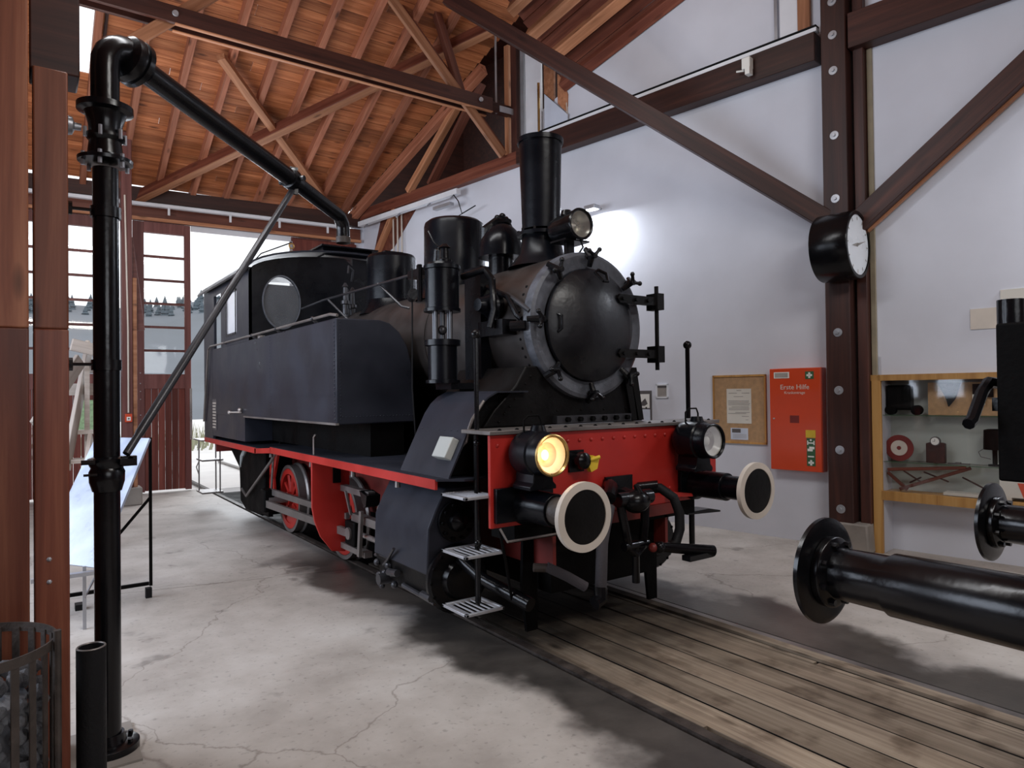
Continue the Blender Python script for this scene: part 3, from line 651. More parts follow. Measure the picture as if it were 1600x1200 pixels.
for dz in (.225, -.225):   # hinge straps
    st = MB().prism([(.24, BZ+dz-.035), (.70, BZ+dz-.035), (.70, BZ+dz+.035), (.24, BZ+dz+.035), (.215, BZ+dz)], 'y', .19, .215)
    for x in (.27, .42, .56): st.cyl((x, .17, BZ+dz), (x, .19, BZ+dz), .016, n=8)
    st.box((.66, .17, BZ+dz-.07), (.74, .30, BZ+dz+.07)); st.box((.55, .23, BZ+dz-.02), (.70, .33, BZ+dz+.02))
    P(st, 'hinge_strap', 'soot', dr, kind='stuff')
P(MB().cyl((.70, .22, BZ-.36), (.70, .22, BZ+.36), .018, n=10), 'hinge_pin', 'soot', dr)
P(MB().tube([(-.03+.0, .10, BZ+.33), (-.07, .15, BZ+.40), (-.01, .18, BZ+.43), (.05, .15, BZ+.40), (.02, .10, BZ+.33), (-.03, .10, BZ+.33)], .013, 6), 'door_handle', 'gloss', dr)
P(MB().tube([(-.38, .24, BZ-.07), (-.38, .19, BZ-.05), (-.38, .19, BZ+.05), (-.38, .24, BZ+.07)], .012, 6), 'door_grip', 'gloss', dr)
for an in (92, 42, 132, 178, 222, 268, 312):   # clamp dogs
    a = R(an); c = Vector((math.cos(a), 0, math.sin(a))); t = Vector((-math.sin(a), 0, math.cos(a))); o = Vector((0, .285, BZ))
    mb = MB(); q = o+c*.55
    mb.cyl(q, q+Vector((0, -.09, 0)), .024, n=10)
    mb.tube([o+c*.47+Vector((0, -.01, 0)), q+Vector((0, -.045, 0)), o+c*.62+Vector((0, .03, 0))], [.02, .03, .022], 8)
    mb.tube([q+Vector((0, -.085, 0))+t*.055+c*.03, q+Vector((0, -.075, 0)), q+Vector((0, -.085, 0))-t*.045+c*.045], [.013, .02, .013], 8)
    mb.sphere(q+Vector((0, -.085, 0))+t*.06+c*.034, .02, 8, 6); mb.sphere(q+Vector((0, -.085, 0))-t*.05+c*.05, .02, 8, 6)
    P(mb, 'clamp_dog', 'gloss', kind='stuff')
# chimney
ch = P(MB().lathe([(0, .168), (.72, .188), (.76, .192), (.76, .205), (.80, .207), (.80, .175), (.5, .165)], (0, .92, 3.28), (0, 0, 1), 40, close=False), 'chimney', 'black')
P(MB().lathe([(-.06, .30), (0, .25), (.06, .20), (.16, .178), (.22, .172), (.22, .215), (.25, .215), (.26, .17)], (0, .92, 3.0), (0, 0, 1), 40, close=False), 'chimney_base', 'black', ch)
bl = MB()
for k in range(10): a = k*math.pi/5; bl.cyl((.2*math.cos(a), .92+.2*math.sin(a), 3.25), (.2*math.cos(a), .92+.2*math.sin(a), 3.275), .014, n=6)
P(bl, 'base_bolts', 'gloss', ch, kind='stuff')
# steam bell between chimney and dome
be = P(MB().lathe([(0, .218), (.02, .215), (.10, .212), (.18, .195), (.25, .16), (.30, .11), (.325, .05), (.33, .005)], (0, 1.55, 3.14), (0, 0, 1), 32), 'steam_bell', 'black')
P(MB().cyl((0, 1.55, 2.93), (0, 1.55, 3.15), .12, n=20), 'bell_base', 'gloss', be)
fin = MB().tube([(-.16, 1.60, 3.24), (-.16, 1.58, 3.40), (-.06, 1.55, 3.47), (.06, 1.55, 3.50), (.10, 1.54, 3.44)], [.03, .045, .05, .05, .03], 8)
fin.sphere((.02, 1.55, 3.54), .035, 10, 8); fin.sphere((.09, 1.54, 3.50), .028, 8, 6); fin.sphere((-.04, 1.55, 3.52), .03, 8, 6)
P(fin, 'bell_yoke', 'gloss', be, kind='stuff')
# steam dome and sand dome
dm = P(MB().lathe([(0, .325), (.62, .32), (.66, .31), (.69, .27), (.70, .005)], (0, 2.42, 3.0-.02), (0, 0, 1), 44), 'steam_dome', 'black', sharp=25)
P(MB().lathe([(-.16, .42), (-.10, .37), (-.02, .335), (.02, .33)], (0, 2.42, 2.98), (0, 0, 1), 44, close=False), 'dome_base', 'black', dm)
sd = P(MB().lathe([(0, .31), (.52, .305), (.56, .28), (.58, .005)], (0, 3.95, 3.0), (0, 0, 1), 40), 'sand_dome', 'black', sharp=25)
P(MB().box((-.14, 3.83, 3.575), (.10, 4.03, 3.60)), 'sand_dome_lid', 'gloss', sd)
P(MB().lathe([(-.16, .40), (-.04, .33), (.02, .315)], (0, 3.95, 2.98), (0, 0, 1), 40, close=False), 'dome_base', 'black', sd)
# safety valves and fittings by the sand dome
for k, (x, yy) in enumerate(((-.35, 4.55), (-.25, 4.6), (-.42, 4.42))):
    P(MB().lathe([(0, .035), (.12, .035), (.13, .055), (.17, .055), (.18, .03), (.34, .025), (.35, .04), (.40, .01)], (x, yy, 2.82+.02*k), (0, 0, 1), 12), 'safety_valve', 'ironwork')
P(MB().tube([(-.30, 4.5, 3.30), (-.32, 4.4, 3.42), (-.40, 4.35, 3.46), (-.42, 4.32, 3.36)], .014, 6), 'valve_pipe', 'ironwork')
# dome-side valve group behind the pump
vg = MB(); vg.tube([(-.36, 2.2, 3.0), (-.36, 2.15, 3.28), (-.30, 2.15, 3.30)], .035, 8); vg.cyl((-.42, 2.0, 2.98), (-.42, 2.0, 3.24), .035, n=10)
vg.sphere((-.42, 2.0, 3.27), .02, 8, 6); vg.tube([(-.46, 2.15, 3.46), (-.44, 2.08, 3.34), (-.42, 2.0, 3.27)], .008, 5)
P(vg, 'dome_valves', 'gloss', kind='stuff')
# side tanks
for sx in (-1, 1):
    pr = [(sx*1.40, 1.57), (sx*1.40, 2.555), (sx*.96, 2.555), (sx*.86, 2.53), (sx*.76, 2.45), (sx*.68, 2.32), (sx*.63, 2.15), (sx*.61, 1.9), (sx*.61, 1.57)]
    tk = P(MB().prism(pr, 'y', 2.205, 7.25), 'side_tank', 'sheet' if sx < 0 else 'black', bevel=.012)
    P(MB().box((sx*1.0, 5.42, 1.25), (sx*1.398, 7.85, 1.575)), 'side_tank_lower', 'sheet', tk)
    P(MB().box((sx*.7, 2.25, 1.25), (sx*1.05, 5.45, 1.58)), 'ash_box', 'dull', tk)
    if sx < 0:
        rv = MB()
        for i in range(26): rv.rivet((-1.401, 2.25, 1.62+i*.036), (-1, 0, 0), .011)
        for i in range(26): rv.rivet((-1.401, 4.28, 1.62+i*.036), (-1, 0, 0), .007)
        for i in range(30): rv.rivet((-1.36+i*.0, 2.204, 1.62+i*.031), (0, -1, 0), .006)
        for i in range(22): rv.rivet((-1.34+i*.034, 2.204, 1.64), (0, -1, 0), .006)
        P(rv, 'rivets', 'sheet', tk, kind='stuff')
        P(MB().box((-1.404, 2.24, 1.84), (-1.399, 4.28, 1.862)), 'seam_strip', 'sheet', tk)
        P(MB().box((-1.412, 2.2, 1.565), (-1.38, 5.45, 1.585)), 'bottom_strip', 'steel', tk)
        P(MB().box((-1.404, 7.0, 1.34), (-1.401, 7.26, 1.80)), 'data_lettering_plate', 'ink', tk)
        lt = MB(Matrix.Translation((-1.406, 0, 0)) @ Matrix(((0, -1, 0, 0), (-1, 0, 0, 0), (0, 0, 1, 0), (0, 0, 0, 1))))
        for k in range(9): lt.box((-7.24, .0, 1.37+k*.045), (-7.06+.02*(k % 3), .002, 1.392+k*.045))
        P(lt, 'data_lettering', 'cream', tk, kind='stuff')
        P(MB().tube([(-1.43, 6.1, 1.62), (-1.43, 5.5, 1.63)], .011, 6).sphere((-1.43, 6.1, 1.62), .028, 8, 6).sphere((-1.43, 5.55, 1.66), .028, 8, 6), 'latch_bar', 'bright', tk)
        hr = MB().tube([(-1.42, 7.8, 1.45), (-1.43, 7.42, 2.56), (-1.42, 7.3, 2.60), (-1.40, 2.35, 2.60), (-1.38, 2.22, 2.58)], .014, 8)
        P(hr, 'hand_rail', 'steel', tk)
        for yy in (6.4, 5.0, 4.0, 2.8): P(MB().tube([(-1.36, yy, 2.55), (-1.41, yy, 2.60)], .016, 6).sphere((-1.41, yy, 2.60), .024, 8, 6), 'rail_stanchion', 'ironwork', tk)
        P(MB().cyl((-1.30, 5.0, 2.55), (-1.30, 5.0, 2.60), .05, n=12), 'filler_cap', 'steel', tk)
# cab
cab = P(MB().prism([(7.85, 1.20), (7.25, 1.20), (7.25, 2.55), (7.15, 2.55), (7.15, 3.49), (7.85, 3.49)], 'x', -1.40, -1.36), 'cab_rear_side', 'sheet', bevel=.004)
cs = MB()
cs.box((-1.40, 5.19, 2.55), (-1.36, 5.80, 3.49)); cs.box((-1.40, 6.40, 2.55), (-1.36, 6.70, 3.49)); cs.box((-1.40, 5.8, 2.55), (-1.36, 6.40, 2.68)); cs.box((-1.40, 5.8, 3.30), (-1.36, 6.4, 3.49)); cs.box((-1.40, 6.70, 3.34), (-1.36, 7.15, 3.49))
P(cs, 'cab_side', 'sheet', kind='stuff')
P(MB().box((1.36, 5.19, 1.2), (1.40, 7.85, 3.46)), 'cab_side', 'black')
P(MB().box((-1.408, 5.83, 2.70), (-1.40, 5.86, 3.28)).box((-1.408, 6.34, 2.70), (-1.40, 6.37, 3.28)).box((-1.408, 5.83, 2.68), (-1.40, 6.37, 2.71)).box((-1.408, 5.83, 3.27), (-1.40, 6.37, 3.30)), 'window_frame', 'black', kind='stuff')
P(MB().box((-1.385, 5.8, 2.68), (-1.38, 6.4, 3.30)), 'window_pane', 'white')
P(MB().box((-1.3, 6.72, 1.3), (-1.28, 7.12, 2.5)), 'cab_door', 'black')
rp = [(-1.40, 3.44)]+[(1.40*math.sin(R(a)), 3.44+.30*(math.cos(R(a)))) for a in range(-80, 81, 10)]+[(1.40, 3.44)]
rp2 = [(x, z) for x, z in rp]
# front wall with a round window hole: ring of quads around the hole
def holed_wall(yc, outline, holes_c, hr):
    mb = MB(); n = 48
    cx, cz = holes_c; inner = [(cx+hr[0]*math.cos(2*math.pi*k/n), cz+hr[1]*math.sin(2*math.pi*k/n)) for k in range(n)]
    def hit(an):
        dx, dz = math.cos(an), math.sin(an); best = 9
        m = len(outline)
        for i in range(m):
            (x0, z0), (x1, z1) = outline[i], outline[(i+1) % m]; ex, ez = x1-x0, z1-z0; den = dx*ez-dz*ex
            if abs(den) < 1e-9: continue
            t = ((x0-cx)*ez-(z0-cz)*ex)/den; s_ = ((x0-cx)*dz-(z0-cz)*dx)/den
            if t > 0 and -1e-6 <= s_ <= 1+1e-6: best = min(best, t)
        return (cx+dx*best, cz+dz*best)
    outer = [hit(2*math.pi*k/n) for k in range(n)]
    for t in (0, .03):
        vs = [(x, yc+t, z) for x, z in inner]+[(x, yc+t, z) for x, z in outer]
        fs = [(k, (k+1) % n, n+(k+1) % n, n+k) for k in range(n)]
        mb.add(vs, fs)
    mb.add([(x, yc, z) for x, z in inner]+[(x, yc+.03, z) for x, z in inner], [(k, (k+1) % n, n+(k+1) % n, n+k) for k in range(n)])
    return mb
half = [(-1.40, 2.5), (0, 2.5), (0, 3.72)]+[(x, z-.01) for x, z in reversed(rp) if x < 0]
fwl = P(holed_wall(5.19, half, (-.985, 3.06), (.235, .335)), 'cab_front_wall', 'black')
P(MB().prism([(0, 2.5), (1.40, 2.5)]+[(x, z-.01) for x, z in reversed(rp) if x > 0]+[(0, 3.73)], 'y', 5.19, 5.22), 'cab_front_wall', 'black')
ell = Matrix.Translation((-.985, 5.185, 3.06)) @ Matrix.Diagonal((.235, 1, .335, 1))
mbw = MB(); nn = 40; vs = []; fs = []
for k in range(nn):
    a = 2*math.pi*k/nn
    for (rad, yy) in ((1.0, 0), (1.0, -.015), (1.06, -.015), (1.06, .01)): vs.append(ell @ Vector((rad*math.cos(a), yy, rad*math.sin(a))))
for k in range(nn):
    for j in range(4): k2 = (k+1) % nn; fs.append((k*4+j, k2*4+j, k2*4+(j+1) % 4, k*4+(j+1) % 4))
mbw.add(vs, fs); P(mbw, 'window_rim', 'ring', fwl)
mbg = MB(); mbg.add([ell @ Vector((math.cos(2*math.pi*k/nn), .012, math.sin(2*math.pi*k/nn))) for k in range(nn)], [tuple(range(nn))]); P(mbg, 'window_pane', 'hazyglass', fwl)
hw = MB().torus((-.86, 5.6, 2.87), (0, 1, 0), .075, .011, 20, 6)
for k in range(3): a = k*2.09+.5; hw.tube([(-.86, 5.6, 2.87), (-.86+.07*math.cos(a), 5.6, 2.87+.07*math.sin(a))], .009, 5)
P(hw, 'handwheel', 'gloss')
P(MB().box((-1.36, 7.80, 1.2), (1.36, 7.85, 2.6)), 'cab_rear_wall', 'black')
P(MB().box((-1.2, 5.9, 2.2), (1.2, 5.95, 3.4)), 'cab_inner_screen', 'sheet')
roof_o = [(-1.46, 3.43)]+[(1.45*math.sin(R(a)), 3.42+.35*(math.cos(R(a)))) for a in range(-80, 81, 10)]+[(1.46, 3.43)]
rf = P(MB().sheet(roof_o, 'y', 5.05, 7.95, .025), 'cab_roof', 'sheet')
P(MB().prism([(5.15, 3.74), (6.3, 3.74), (6.25, 3.86), (5.20, 3.86)], 'x', -.42, .30), 'roof_ventilator', 'black', rf, bevel=.01)
P(MB().box((-.47, 5.1, 3.855), (.35, 6.35, 3.875)), 'ventilator_lid', 'black', rf)
wb = MB().cyl((-.62, 5.9, 3.70), (-.62, 5.9, 3.80), .02, n=8).sphere((-.62, 5.9, 3.85), .055, 12, 8).torus((-.62, 5.9, 3.97), (0, 1, 0), .035, .01, 14, 6)
P(wb, 'steam_whistle', 'brass', rf, kind='stuff')
P(MB().tube([(-.95, 6.8, 3.7), (-.95, 6.8, 3.82), (-.85, 6.6, 3.96), (-.62, 5.9, 4.02)], .009, 6), 'whistle_wire', 'dull', rf)
P(MB().box((-1.0, 5.25, 1.2), (1.0, 5.3, 2.5)), 'backhead', 'dull')
# reversing rod / hand rail from cab to pump
P(MB().tube([(-.78, 5.0, 2.97), (-.78, 4.2, 2.99), (-.80, 1.80, 2.95)], .014, 8), 'long_rod', 'ironwork')
for yy in (4.0, 2.6): P(MB().tube([(-.80, yy, 2.97), (-.66, yy-.25, 2.72), (-.6, yy-.3, 2.70)], .013, 6), 'rod_stay', 'ironwork')
P(MB().box((-.86, 1.55, 2.90), (-.74, 1.82, 2.97)), 'rod_end', 'gloss')
# air pump on the left side of the smokebox
px_, py_ = -.955, 1.02
pump = P(MB().lathe([(0, .15), (.025, .15), (.03, .138), (.34, .138), (.345, .15), (.375, .15), (.38, .12), (.40, .11)], (px_, py_, 2.51), (0, 0, 1), 32), 'air_pump_cylinder', 'black', label='upper steam cylinder of the air pump')
p2 = P(MB().lathe([(0, .14), (.025, .14), (.03, .118), (.30, .118), (.305, .145), (.35, .145), (.355, .12)], (px_, py_, 1.93), (0, 0, 1), 32), 'air_pump_cylinder', 'black', label='lower air cylinder of the air pump')
st = MB()
for a in (0.4, 1.97, 3.54, 5.1): st.cyl((px_+.085*math.cos(a), py_+.085*math.sin(a), 2.27), (px_+.085*math.cos(a), py_+.085*math.sin(a), 2.52), .016, n=8)
st.cyl((px_, py_, 2.27), (px_, py_, 2.52), .022, n=10); st.sphere((px_-.02, py_-.03, 2.36), .04, 10, 6)
P(st, 'pump_columns', 'ironwork', pump, kind='stuff')
tp = MB().lathe([(0, .06), (.04, .06), (.05, .04), (.13, .035), (.14, .05), (.17, .02)], (px_+.03, py_, 2.90), (0, 0, 1), 14).tube([(px_-.15, py_+.1, 2.90), (px_-.15, py_+.1, 2.60)], .02, 6).cyl((px_-.20, py_+.12, 2.66), (px_-.12, py_+.3, 2.66), .045, n=12)
P(tp, 'pump_valve', 'gloss', pump, kind='stuff')
P(MB().tube([(-.80, .95, 2.80), (-.74, .70, 2.83), (-.73, .62, 2.74), (-.73, .60, 2.5), (-.76, .62, 2.36)], .028, 10), 'exhaust_pipe', 'gloss')
P(MB().box((-.95, .9, 1.88), (-.6, 1.15, 1.93)).box((-.66, .9, 1.9), (-.56, 1.15, 2.9)), 'pump_bracket', 'black', pump, kind='stuff')
P(MB().tube([(-1.08, 1.3, 2.9), (-1.09, 1.3, 1.9), (-1.05, 1.3, 1.25)], .007, 5), 'cable', 'rubber')
P(MB().tube([(-.56, .90, 2.74), (-.57, .846, 2.735), (-.60, .80, 2.65), (-.60, .70, 2.625), (-.60, .60, 2.63), (-.60, .47, 2.56), (-.58, .33, 2.47)], .020, 8), 'grab_iron', 'ironwork')
P(MB().tube([(-.62, .85, 2.72), (-.63, .55, 2.60), (-.62, .45, 2.45), (-.60, .42, 2.42)], .022, 8), 'side_pipe', 'gloss')
P(MB().lathe([(0, .10), (.06, .11), (.14, .07), (.2, .05)], (-.60, .75, 2.55), (-1, -.1, 0), 16), 'valve_body', 'black')
P(MB().box((-.72, .5, 2.30), (-.56, .85, 2.42)).cyl((-.68, .45, 2.36), (-.6, .36, 2.36), .04, n=10), 'feed_valve', 'gloss', kind='stuff')
# side cover over the steam pipe
cvp = [(-1.325, 1.25), (-1.315, 1.275), (-1.212, 1.48), (-1.105, 1.69), (-1.05, 1.765), (-.985, 1.82), (-.90, 1.86), (-.62, 1.86)]
cv = P(MB().sheet(cvp, 'y', .31, 1.06, -.012), 'steam_pipe_cover', 'sheet')
P(MB().prism([(-1.30, 1.26)]+[(x+.01, z-.012) for x, z in cvp[1:]]+[(-.62, 1.26)], 'y', .40, 1.04), 'cover_body', 'dull', cv)
rv = MB()
for i in range(8): rv.rivet((-1.163, .36+i*.09, 1.575), (-.9, 0, .45), .009)
P(rv, 'rivets', 'sheet', cv, kind='stuff')
P(MB().tube([(-1.03, .30, 1.79), (-1.13, .30, 1.66), (-1.15, .31, 1.60), (-1.17, .32, 1.50), (-1.18, .36, 1.47)], .011, 6), 'cable', 'steel', cv)
jx = Vector((-.89, 0, -.455)); jd = Vector((.455, 0, -.89))
jb = MB(); c0 = Vector((-1.185, .47, 1.415)); Tj = Matrix((( -.455, 0, -.89, c0.x), (0, 1, 0, c0.y), (-.89, 0, .455, c0.z), (0, 0, 0, 1)))
jb.box((-.08, -.095, -.0), (.08, .095, .11), Tj)
jbx = P(jb, 'junction_box', 'jbox', cv, bevel=.006, label='pale grey plastic junction box')
sc_ = MB(); sc_.cyl((-.05, .06, .075), (-.05, .06, .078), .01, n=8, T=Tj); sc_.cyl((-.05, -.02, .075), (-.05, -.02, .078), .01, n=8, T=Tj)
# cylinders
for sx in (-1, 1):
    pf = [(sx*.85, 1.14), (sx*1.15, 1.13), (sx*1.235, .98), (sx*1.30, .84), (sx*1.315, .50), (sx*.85, .50)]
    P(MB().prism([(sx*.85, .50), (sx*1.30, .50), (sx*1.24, .28), (sx*1.1, .20), (sx*.85, .2)], 'y', .66, 1.60), 'cylinder_lagging', 'soot')
    cy = P(MB().prism(pf, 'y', .66, 1.60), 'cylinder_casing', 'sheet', bevel=.012)
    P(MB().lathe([(0, .26), (-.03, .26), (-.05, .24), (-.05, .15), (-.09, .13), (-.10, .01)], (sx*1.07, .655, .45), (0, 1, 0), 36), 'cylinder_cover', 'gloss', cy)
    P(MB().lathe([(0, .155), (-.03, .155), (-.03, .08), (-.07, .07), (-.10, .03), (-.11, .005)], (sx*1.07, .655, .88), (0, 1, 0), 28), 'valve_chest_cover', 'gloss', cy)
    b = MB()
    for k in range(10): a = k*.628; b.cyl((sx*1.07+.13*math.cos(a), .62, .88+.13*math.sin(a)), (sx*1.07+.13*math.cos(a), .60, .88+.13*math.sin(a)), .013, n=6)
    for k in range(14): a = k*.449; b.cyl((sx*1.07+.235*math.cos(a), .62, .45+.235*math.sin(a)), (sx*1.07+.235*math.cos(a), .60, .45+.235*math.sin(a)), .013, n=6)
    P(b, 'cover_bolts', 'dull', cy, kind='stuff')
    # drain cocks below
    dc = MB(Matrix.Translation((0, -.36, .10))).tube([(sx*1.30, 1.80, .33), (sx*1.33, 1.66, .40), (sx*1.35, 1.50, .52)], .013, 6).tube([(sx*1.26, 2.05, .36), (sx*1.29, 1.85, .40), (sx*1.30, 1.68, .40)], .016, 6)
    for yy, zz, rr2 in ((1.95, .32, .04), (1.90, .22, .045), (1.80, .26, .04), (1.72, .34, .05), (1.66, .28, .035), (1.86, .14, .035), (1.62, .20, .04)): dc.sphere((sx*1.29, yy, zz), rr2*.78, 8, 6)
    dc.cyl((sx*1.2, 1.78, .22), (sx*1.36, 1.78, .22), .048, n=12).cyl((sx*1.32, 1.66, .30), (sx*1.32, 1.50, .32), .03, n=8)
    dc.cyl((sx*1.27, 1.5, .22), (sx*1.27, .98, .20), .020, n=8); dc.cyl((sx*1.30, 1.12, .24), (sx*1.30, .98, .24), .03, n=8)
    P(dc, 'drain_cocks', 'ironwork', cy, kind='stuff')
    # motion
    P(MB().prism([(sx*1.0, 1.235), (sx*1.395, 1.235), (sx*1.395, .72), (sx*1.37, .58), (sx*1.31, .42), (sx*1.19, .26), (sx*1.05, .24), (sx*1.05, .62), (sx*1.0, .66)], 'y', 2.90, 2.93), 'motion_bracket', 'red', bevel=.004)
    P(MB().box((sx*1.10, 2.88, .95), (sx*1.18, 2.90, 1.18)), 'bracket_slot', 'dull')
    P(MB().box((sx*1.03, 2.2, .865), (sx*1.10, 2.9, .925)), 'radius_rod', 'steel')
    P(MB().box((sx*1.02, 1.60, .60), (sx*1.10, 2.62, .675)), 'slide_bar', 'steel')
    P(MB().box((sx*1.02, 2.30, .285), (sx*1.10, 2.9, .34)), 'lower_bar', 'steel')
    P(MB().cyl((sx*1.06, 1.6, .48), (sx*1.06, 2.6, .48), .026, n=12), 'piston_rod', 'bright')
    P(MB().box((sx*1.0, 2.48, .36), (sx*1.13, 2.72, .60)), 'crosshead', 'dull', bevel=.015)
    P(MB().cyl((sx*1.15, 2.6, .48), (sx*1.12, 2.6, .48), .06, n=14), 'crosshead_pin', 'steel')
    P(MB().prism([(2.26, .74), (2.31, .74), (2.37, .30), (2.32, .30)], 'x', sx*1.12, sx*1.15), 'combination_lever', 'steel')
    P(MB().prism([(2.72, .88), (2.75, .88), (2.62, .66), (2.59, .66)], 'x', sx*1.10, sx*1.12), 'anchor_link', 'steel')
    P(MB().prism([(2.15, .90), (2.32, .93), (2.22, .78), (2.17, .80)], 'x', sx*1.0, sx*1.14), 'valve_guide', 'gloss')
    P(MB().torus((sx*1.16, 1.78, .80), (1, 0, 0), .06, .018, 16, 6), 'oil_ring', 'steel')
    P(MB().prism([(2.85, .575), (2.85, .635), (5.50, .60), (5.50, .52)], 'x', sx*1.02, sx*1.06), 'coupling_rod', 'steel')
    P(MB().prism([(2.6, .44), (2.6, .515), (5.45, .46), (5.45, .37)], 'x', sx*1.10, sx*1.14), 'connecting_rod', 'steel')
    P(MB().box((sx*1.02, 5.42, .30), (sx*1.16, 5.62, .60)), 'crank', 'dull', bevel=.02)
    P(MB().box((sx*.98, 5.65, .20), (sx*1.04, 6.05, .42)), 'counter_crank', 'dull')
    # wheels
    for yy in (5.45, 3.55):
        x0 = sx*.78; w = MB()
        w.lathe([(0, .405), (.10, .405), (.10, .33), (0, .33), (0, .405)], (x0-.05, yy, .455), (1, 0, 0), 40, close=False)
        w.lathe([(0, .09), (.14, .09)], (x0-.07, yy, .455), (1, 0, 0), 20)
        for k in range(11):
            a = 2*math.pi*k/11; c, s_ = math.cos(a), math.sin(a)
            w.tube([(x0, yy+.08*c, .455+.08*s_), (x0, yy+.34*c, .455+.34*s_)], [.032, .024], 6)
        w.prism([(yy+.34*math.cos(R(q)), .455+.34*math.sin(R(q))) for q in range(200, 300, 12)]+[(yy-.02, .32), (yy-.16, .40)], 'x', x0-.04, x0+.05)
        ww = P(w, 'wheel', 'red', kind='stuff')
        P(MB().lathe([(0, .45), (.10, .452), (.12, .475), (.14, .475), (.14, .40), (0, .40), (0, .45)], (x0-(.05 if sx < 0 else .09), yy, .455), (1, 0, 0), 48, close=False), 'tyre', 'steel', ww)
    P(MB().cyl((sx*.78, 5.45, .455), (sx*1.1, 5.45, .455), .05, n=12), 'crank_pin', 'steel')
for yy in (5.45, 3.55): P(MB().cyl((-.75, yy, .455), (.75, yy, .455), .08, n=14), 'axle', 'dull')
P(MB().tube([(-1.36, 2.94, 1.25), (-1.36, 2.94, 1.42), (-1.355, 2.90, 1.45)], .009, 6), 'board_hook', 'bright')
# firebox / ash pan and rear frame
P(MB().prism([(5.95, 1.13), (8.0, 1.13), (7.95, 1.0), (7.35, .72), (7.30, .22), (7.0, .12), (6.15, .14), (6.0, .5)], 'x', -1.0, -.62), 'rear_frame_box', 'dull', bevel=.02)
P(MB().box((-.6, 5.2, .2), (.6, 7.7, 1.2)), 'ash_pan', 'dull')
P(MB().box((-.6, 2.2, .25), (.6, 5.1, 1.2)), 'frame_interior', 'dull')
P(MB().tube([(-1.05, 7.0, .44), (-1.05, 6.75, .36), (-1.05, 5.5, .96), (-1.05, 5.2, 1.15)], .020, 8), 'brake_rod', 'steel')
P(MB().tube([(-1.05, 6.7, 1.10), (-1.12, 6.7, .95), (-1.18, 6.55, .82)], [.035, .03, .01], 8), 'bent_bracket', 'jbox')
P(MB().tube([(-.98, 5.62, 1.05), (-.98, 5.75, .42), (-.98, 5.8, .3)], .016, 6), 'brake_hanger', 'steel')
P(MB().prism([(5.7, 1.12), (6.15, .7), (5.95, .30), (5.72, .38), (5.80, .70), (5.55, 1.12)], 'x', -.93, -.90), 'spring_bracket', 'red')
P(MB().box((-1.2, 7.95, .95), (1.2, 8.0, 1.2)), 'rear_buffer_beam', 'darkred')
# rear steps
for z in (.28, .80):
    P(MB().box((-1.42, 7.95, z), (-1.10, 8.40, z+.025)), 'rear_step', 'steel')
rs_ = MB()
for x, yy in ((-1.40, 8.3), (-1.14, 8.3), (-1.14, 8.0)): rs_.tube([(x, yy, .28), (x, yy, 1.15)], .012, 6)
rs_.tube([(-1.40, 8.3, .56), (-1.42, 8.4, .68), (-1.40, 8.3, .78)], .009, 5)
P(rs_, 'rear_step_hanger', 'steel', kind='stuff')
P(MB().box((-1.45, 7.85, 1.13), (-1.15, 8.5, 1.15)), 'rear_step_plate', 'steel')
# front steps with gratings
P(MB().cyl((-1.155, .2, .36), (-1.155, .2, 2.24), .017, n=10).sphere((-1.155, .2, 2.26), .035, 12, 8).sphere((-1.155, .2, 1.50), .028, 10, 6).sphere((-1.155, .2, .80), .028, 10, 6), 'front_hand_rail', 'gloss')
P(MB().box((-1.165, .19, .36), (-1.145, .23, 1.55)), 'step_hanger', 'dull')
for z, x1 in ((1.155, -1.12), (.765, -1.06), (.385, -1.06)):
    s_ = P(MB().box((-1.37, .02, z-.02), (-1.345, .34, z)).box((x1-.02, .02, z-.02), (x1, .34, z)).box((-1.37, .02, z-.02), (x1, .045, z)).box((-1.37, .315, z-.02), (x1, .34, z)), 'front_step', 'galv', kind='stuff', bevel=.003)
    g_ = MB()
    for k in range(6): g_.box((-1.345+(x1+1.325)*k/6+.012, .045, z-.012), (-1.345+(x1+1.325)*k/6+.018, .315, z-.002))
    P(g_, 'step_grating', 'galv', s_, kind='stuff')
P(MB().cyl((1.065, .2, 1.60), (1.065, .2, 2.23), .020, n=10).sphere((1.065, .2, 2.25), .038, 12, 8), 'front_hand_rail', 'gloss')
P(MB().cyl((1.09, .2, .38), (1.09, .2, .93), .025, n=10), 'step_hanger', 'gloss')
P(MB().prism([(.92, .775), (1.36, .755), (1.36, .77), (1.2, .80), (.92, .795)], 'y', .10, .24), 'front_step', 'gloss')
P(MB().tube([(.62, .2, .79), (1.0, .2, .80), (.86, .2, .92)], .012, 6), 'step_stay', 'gloss')
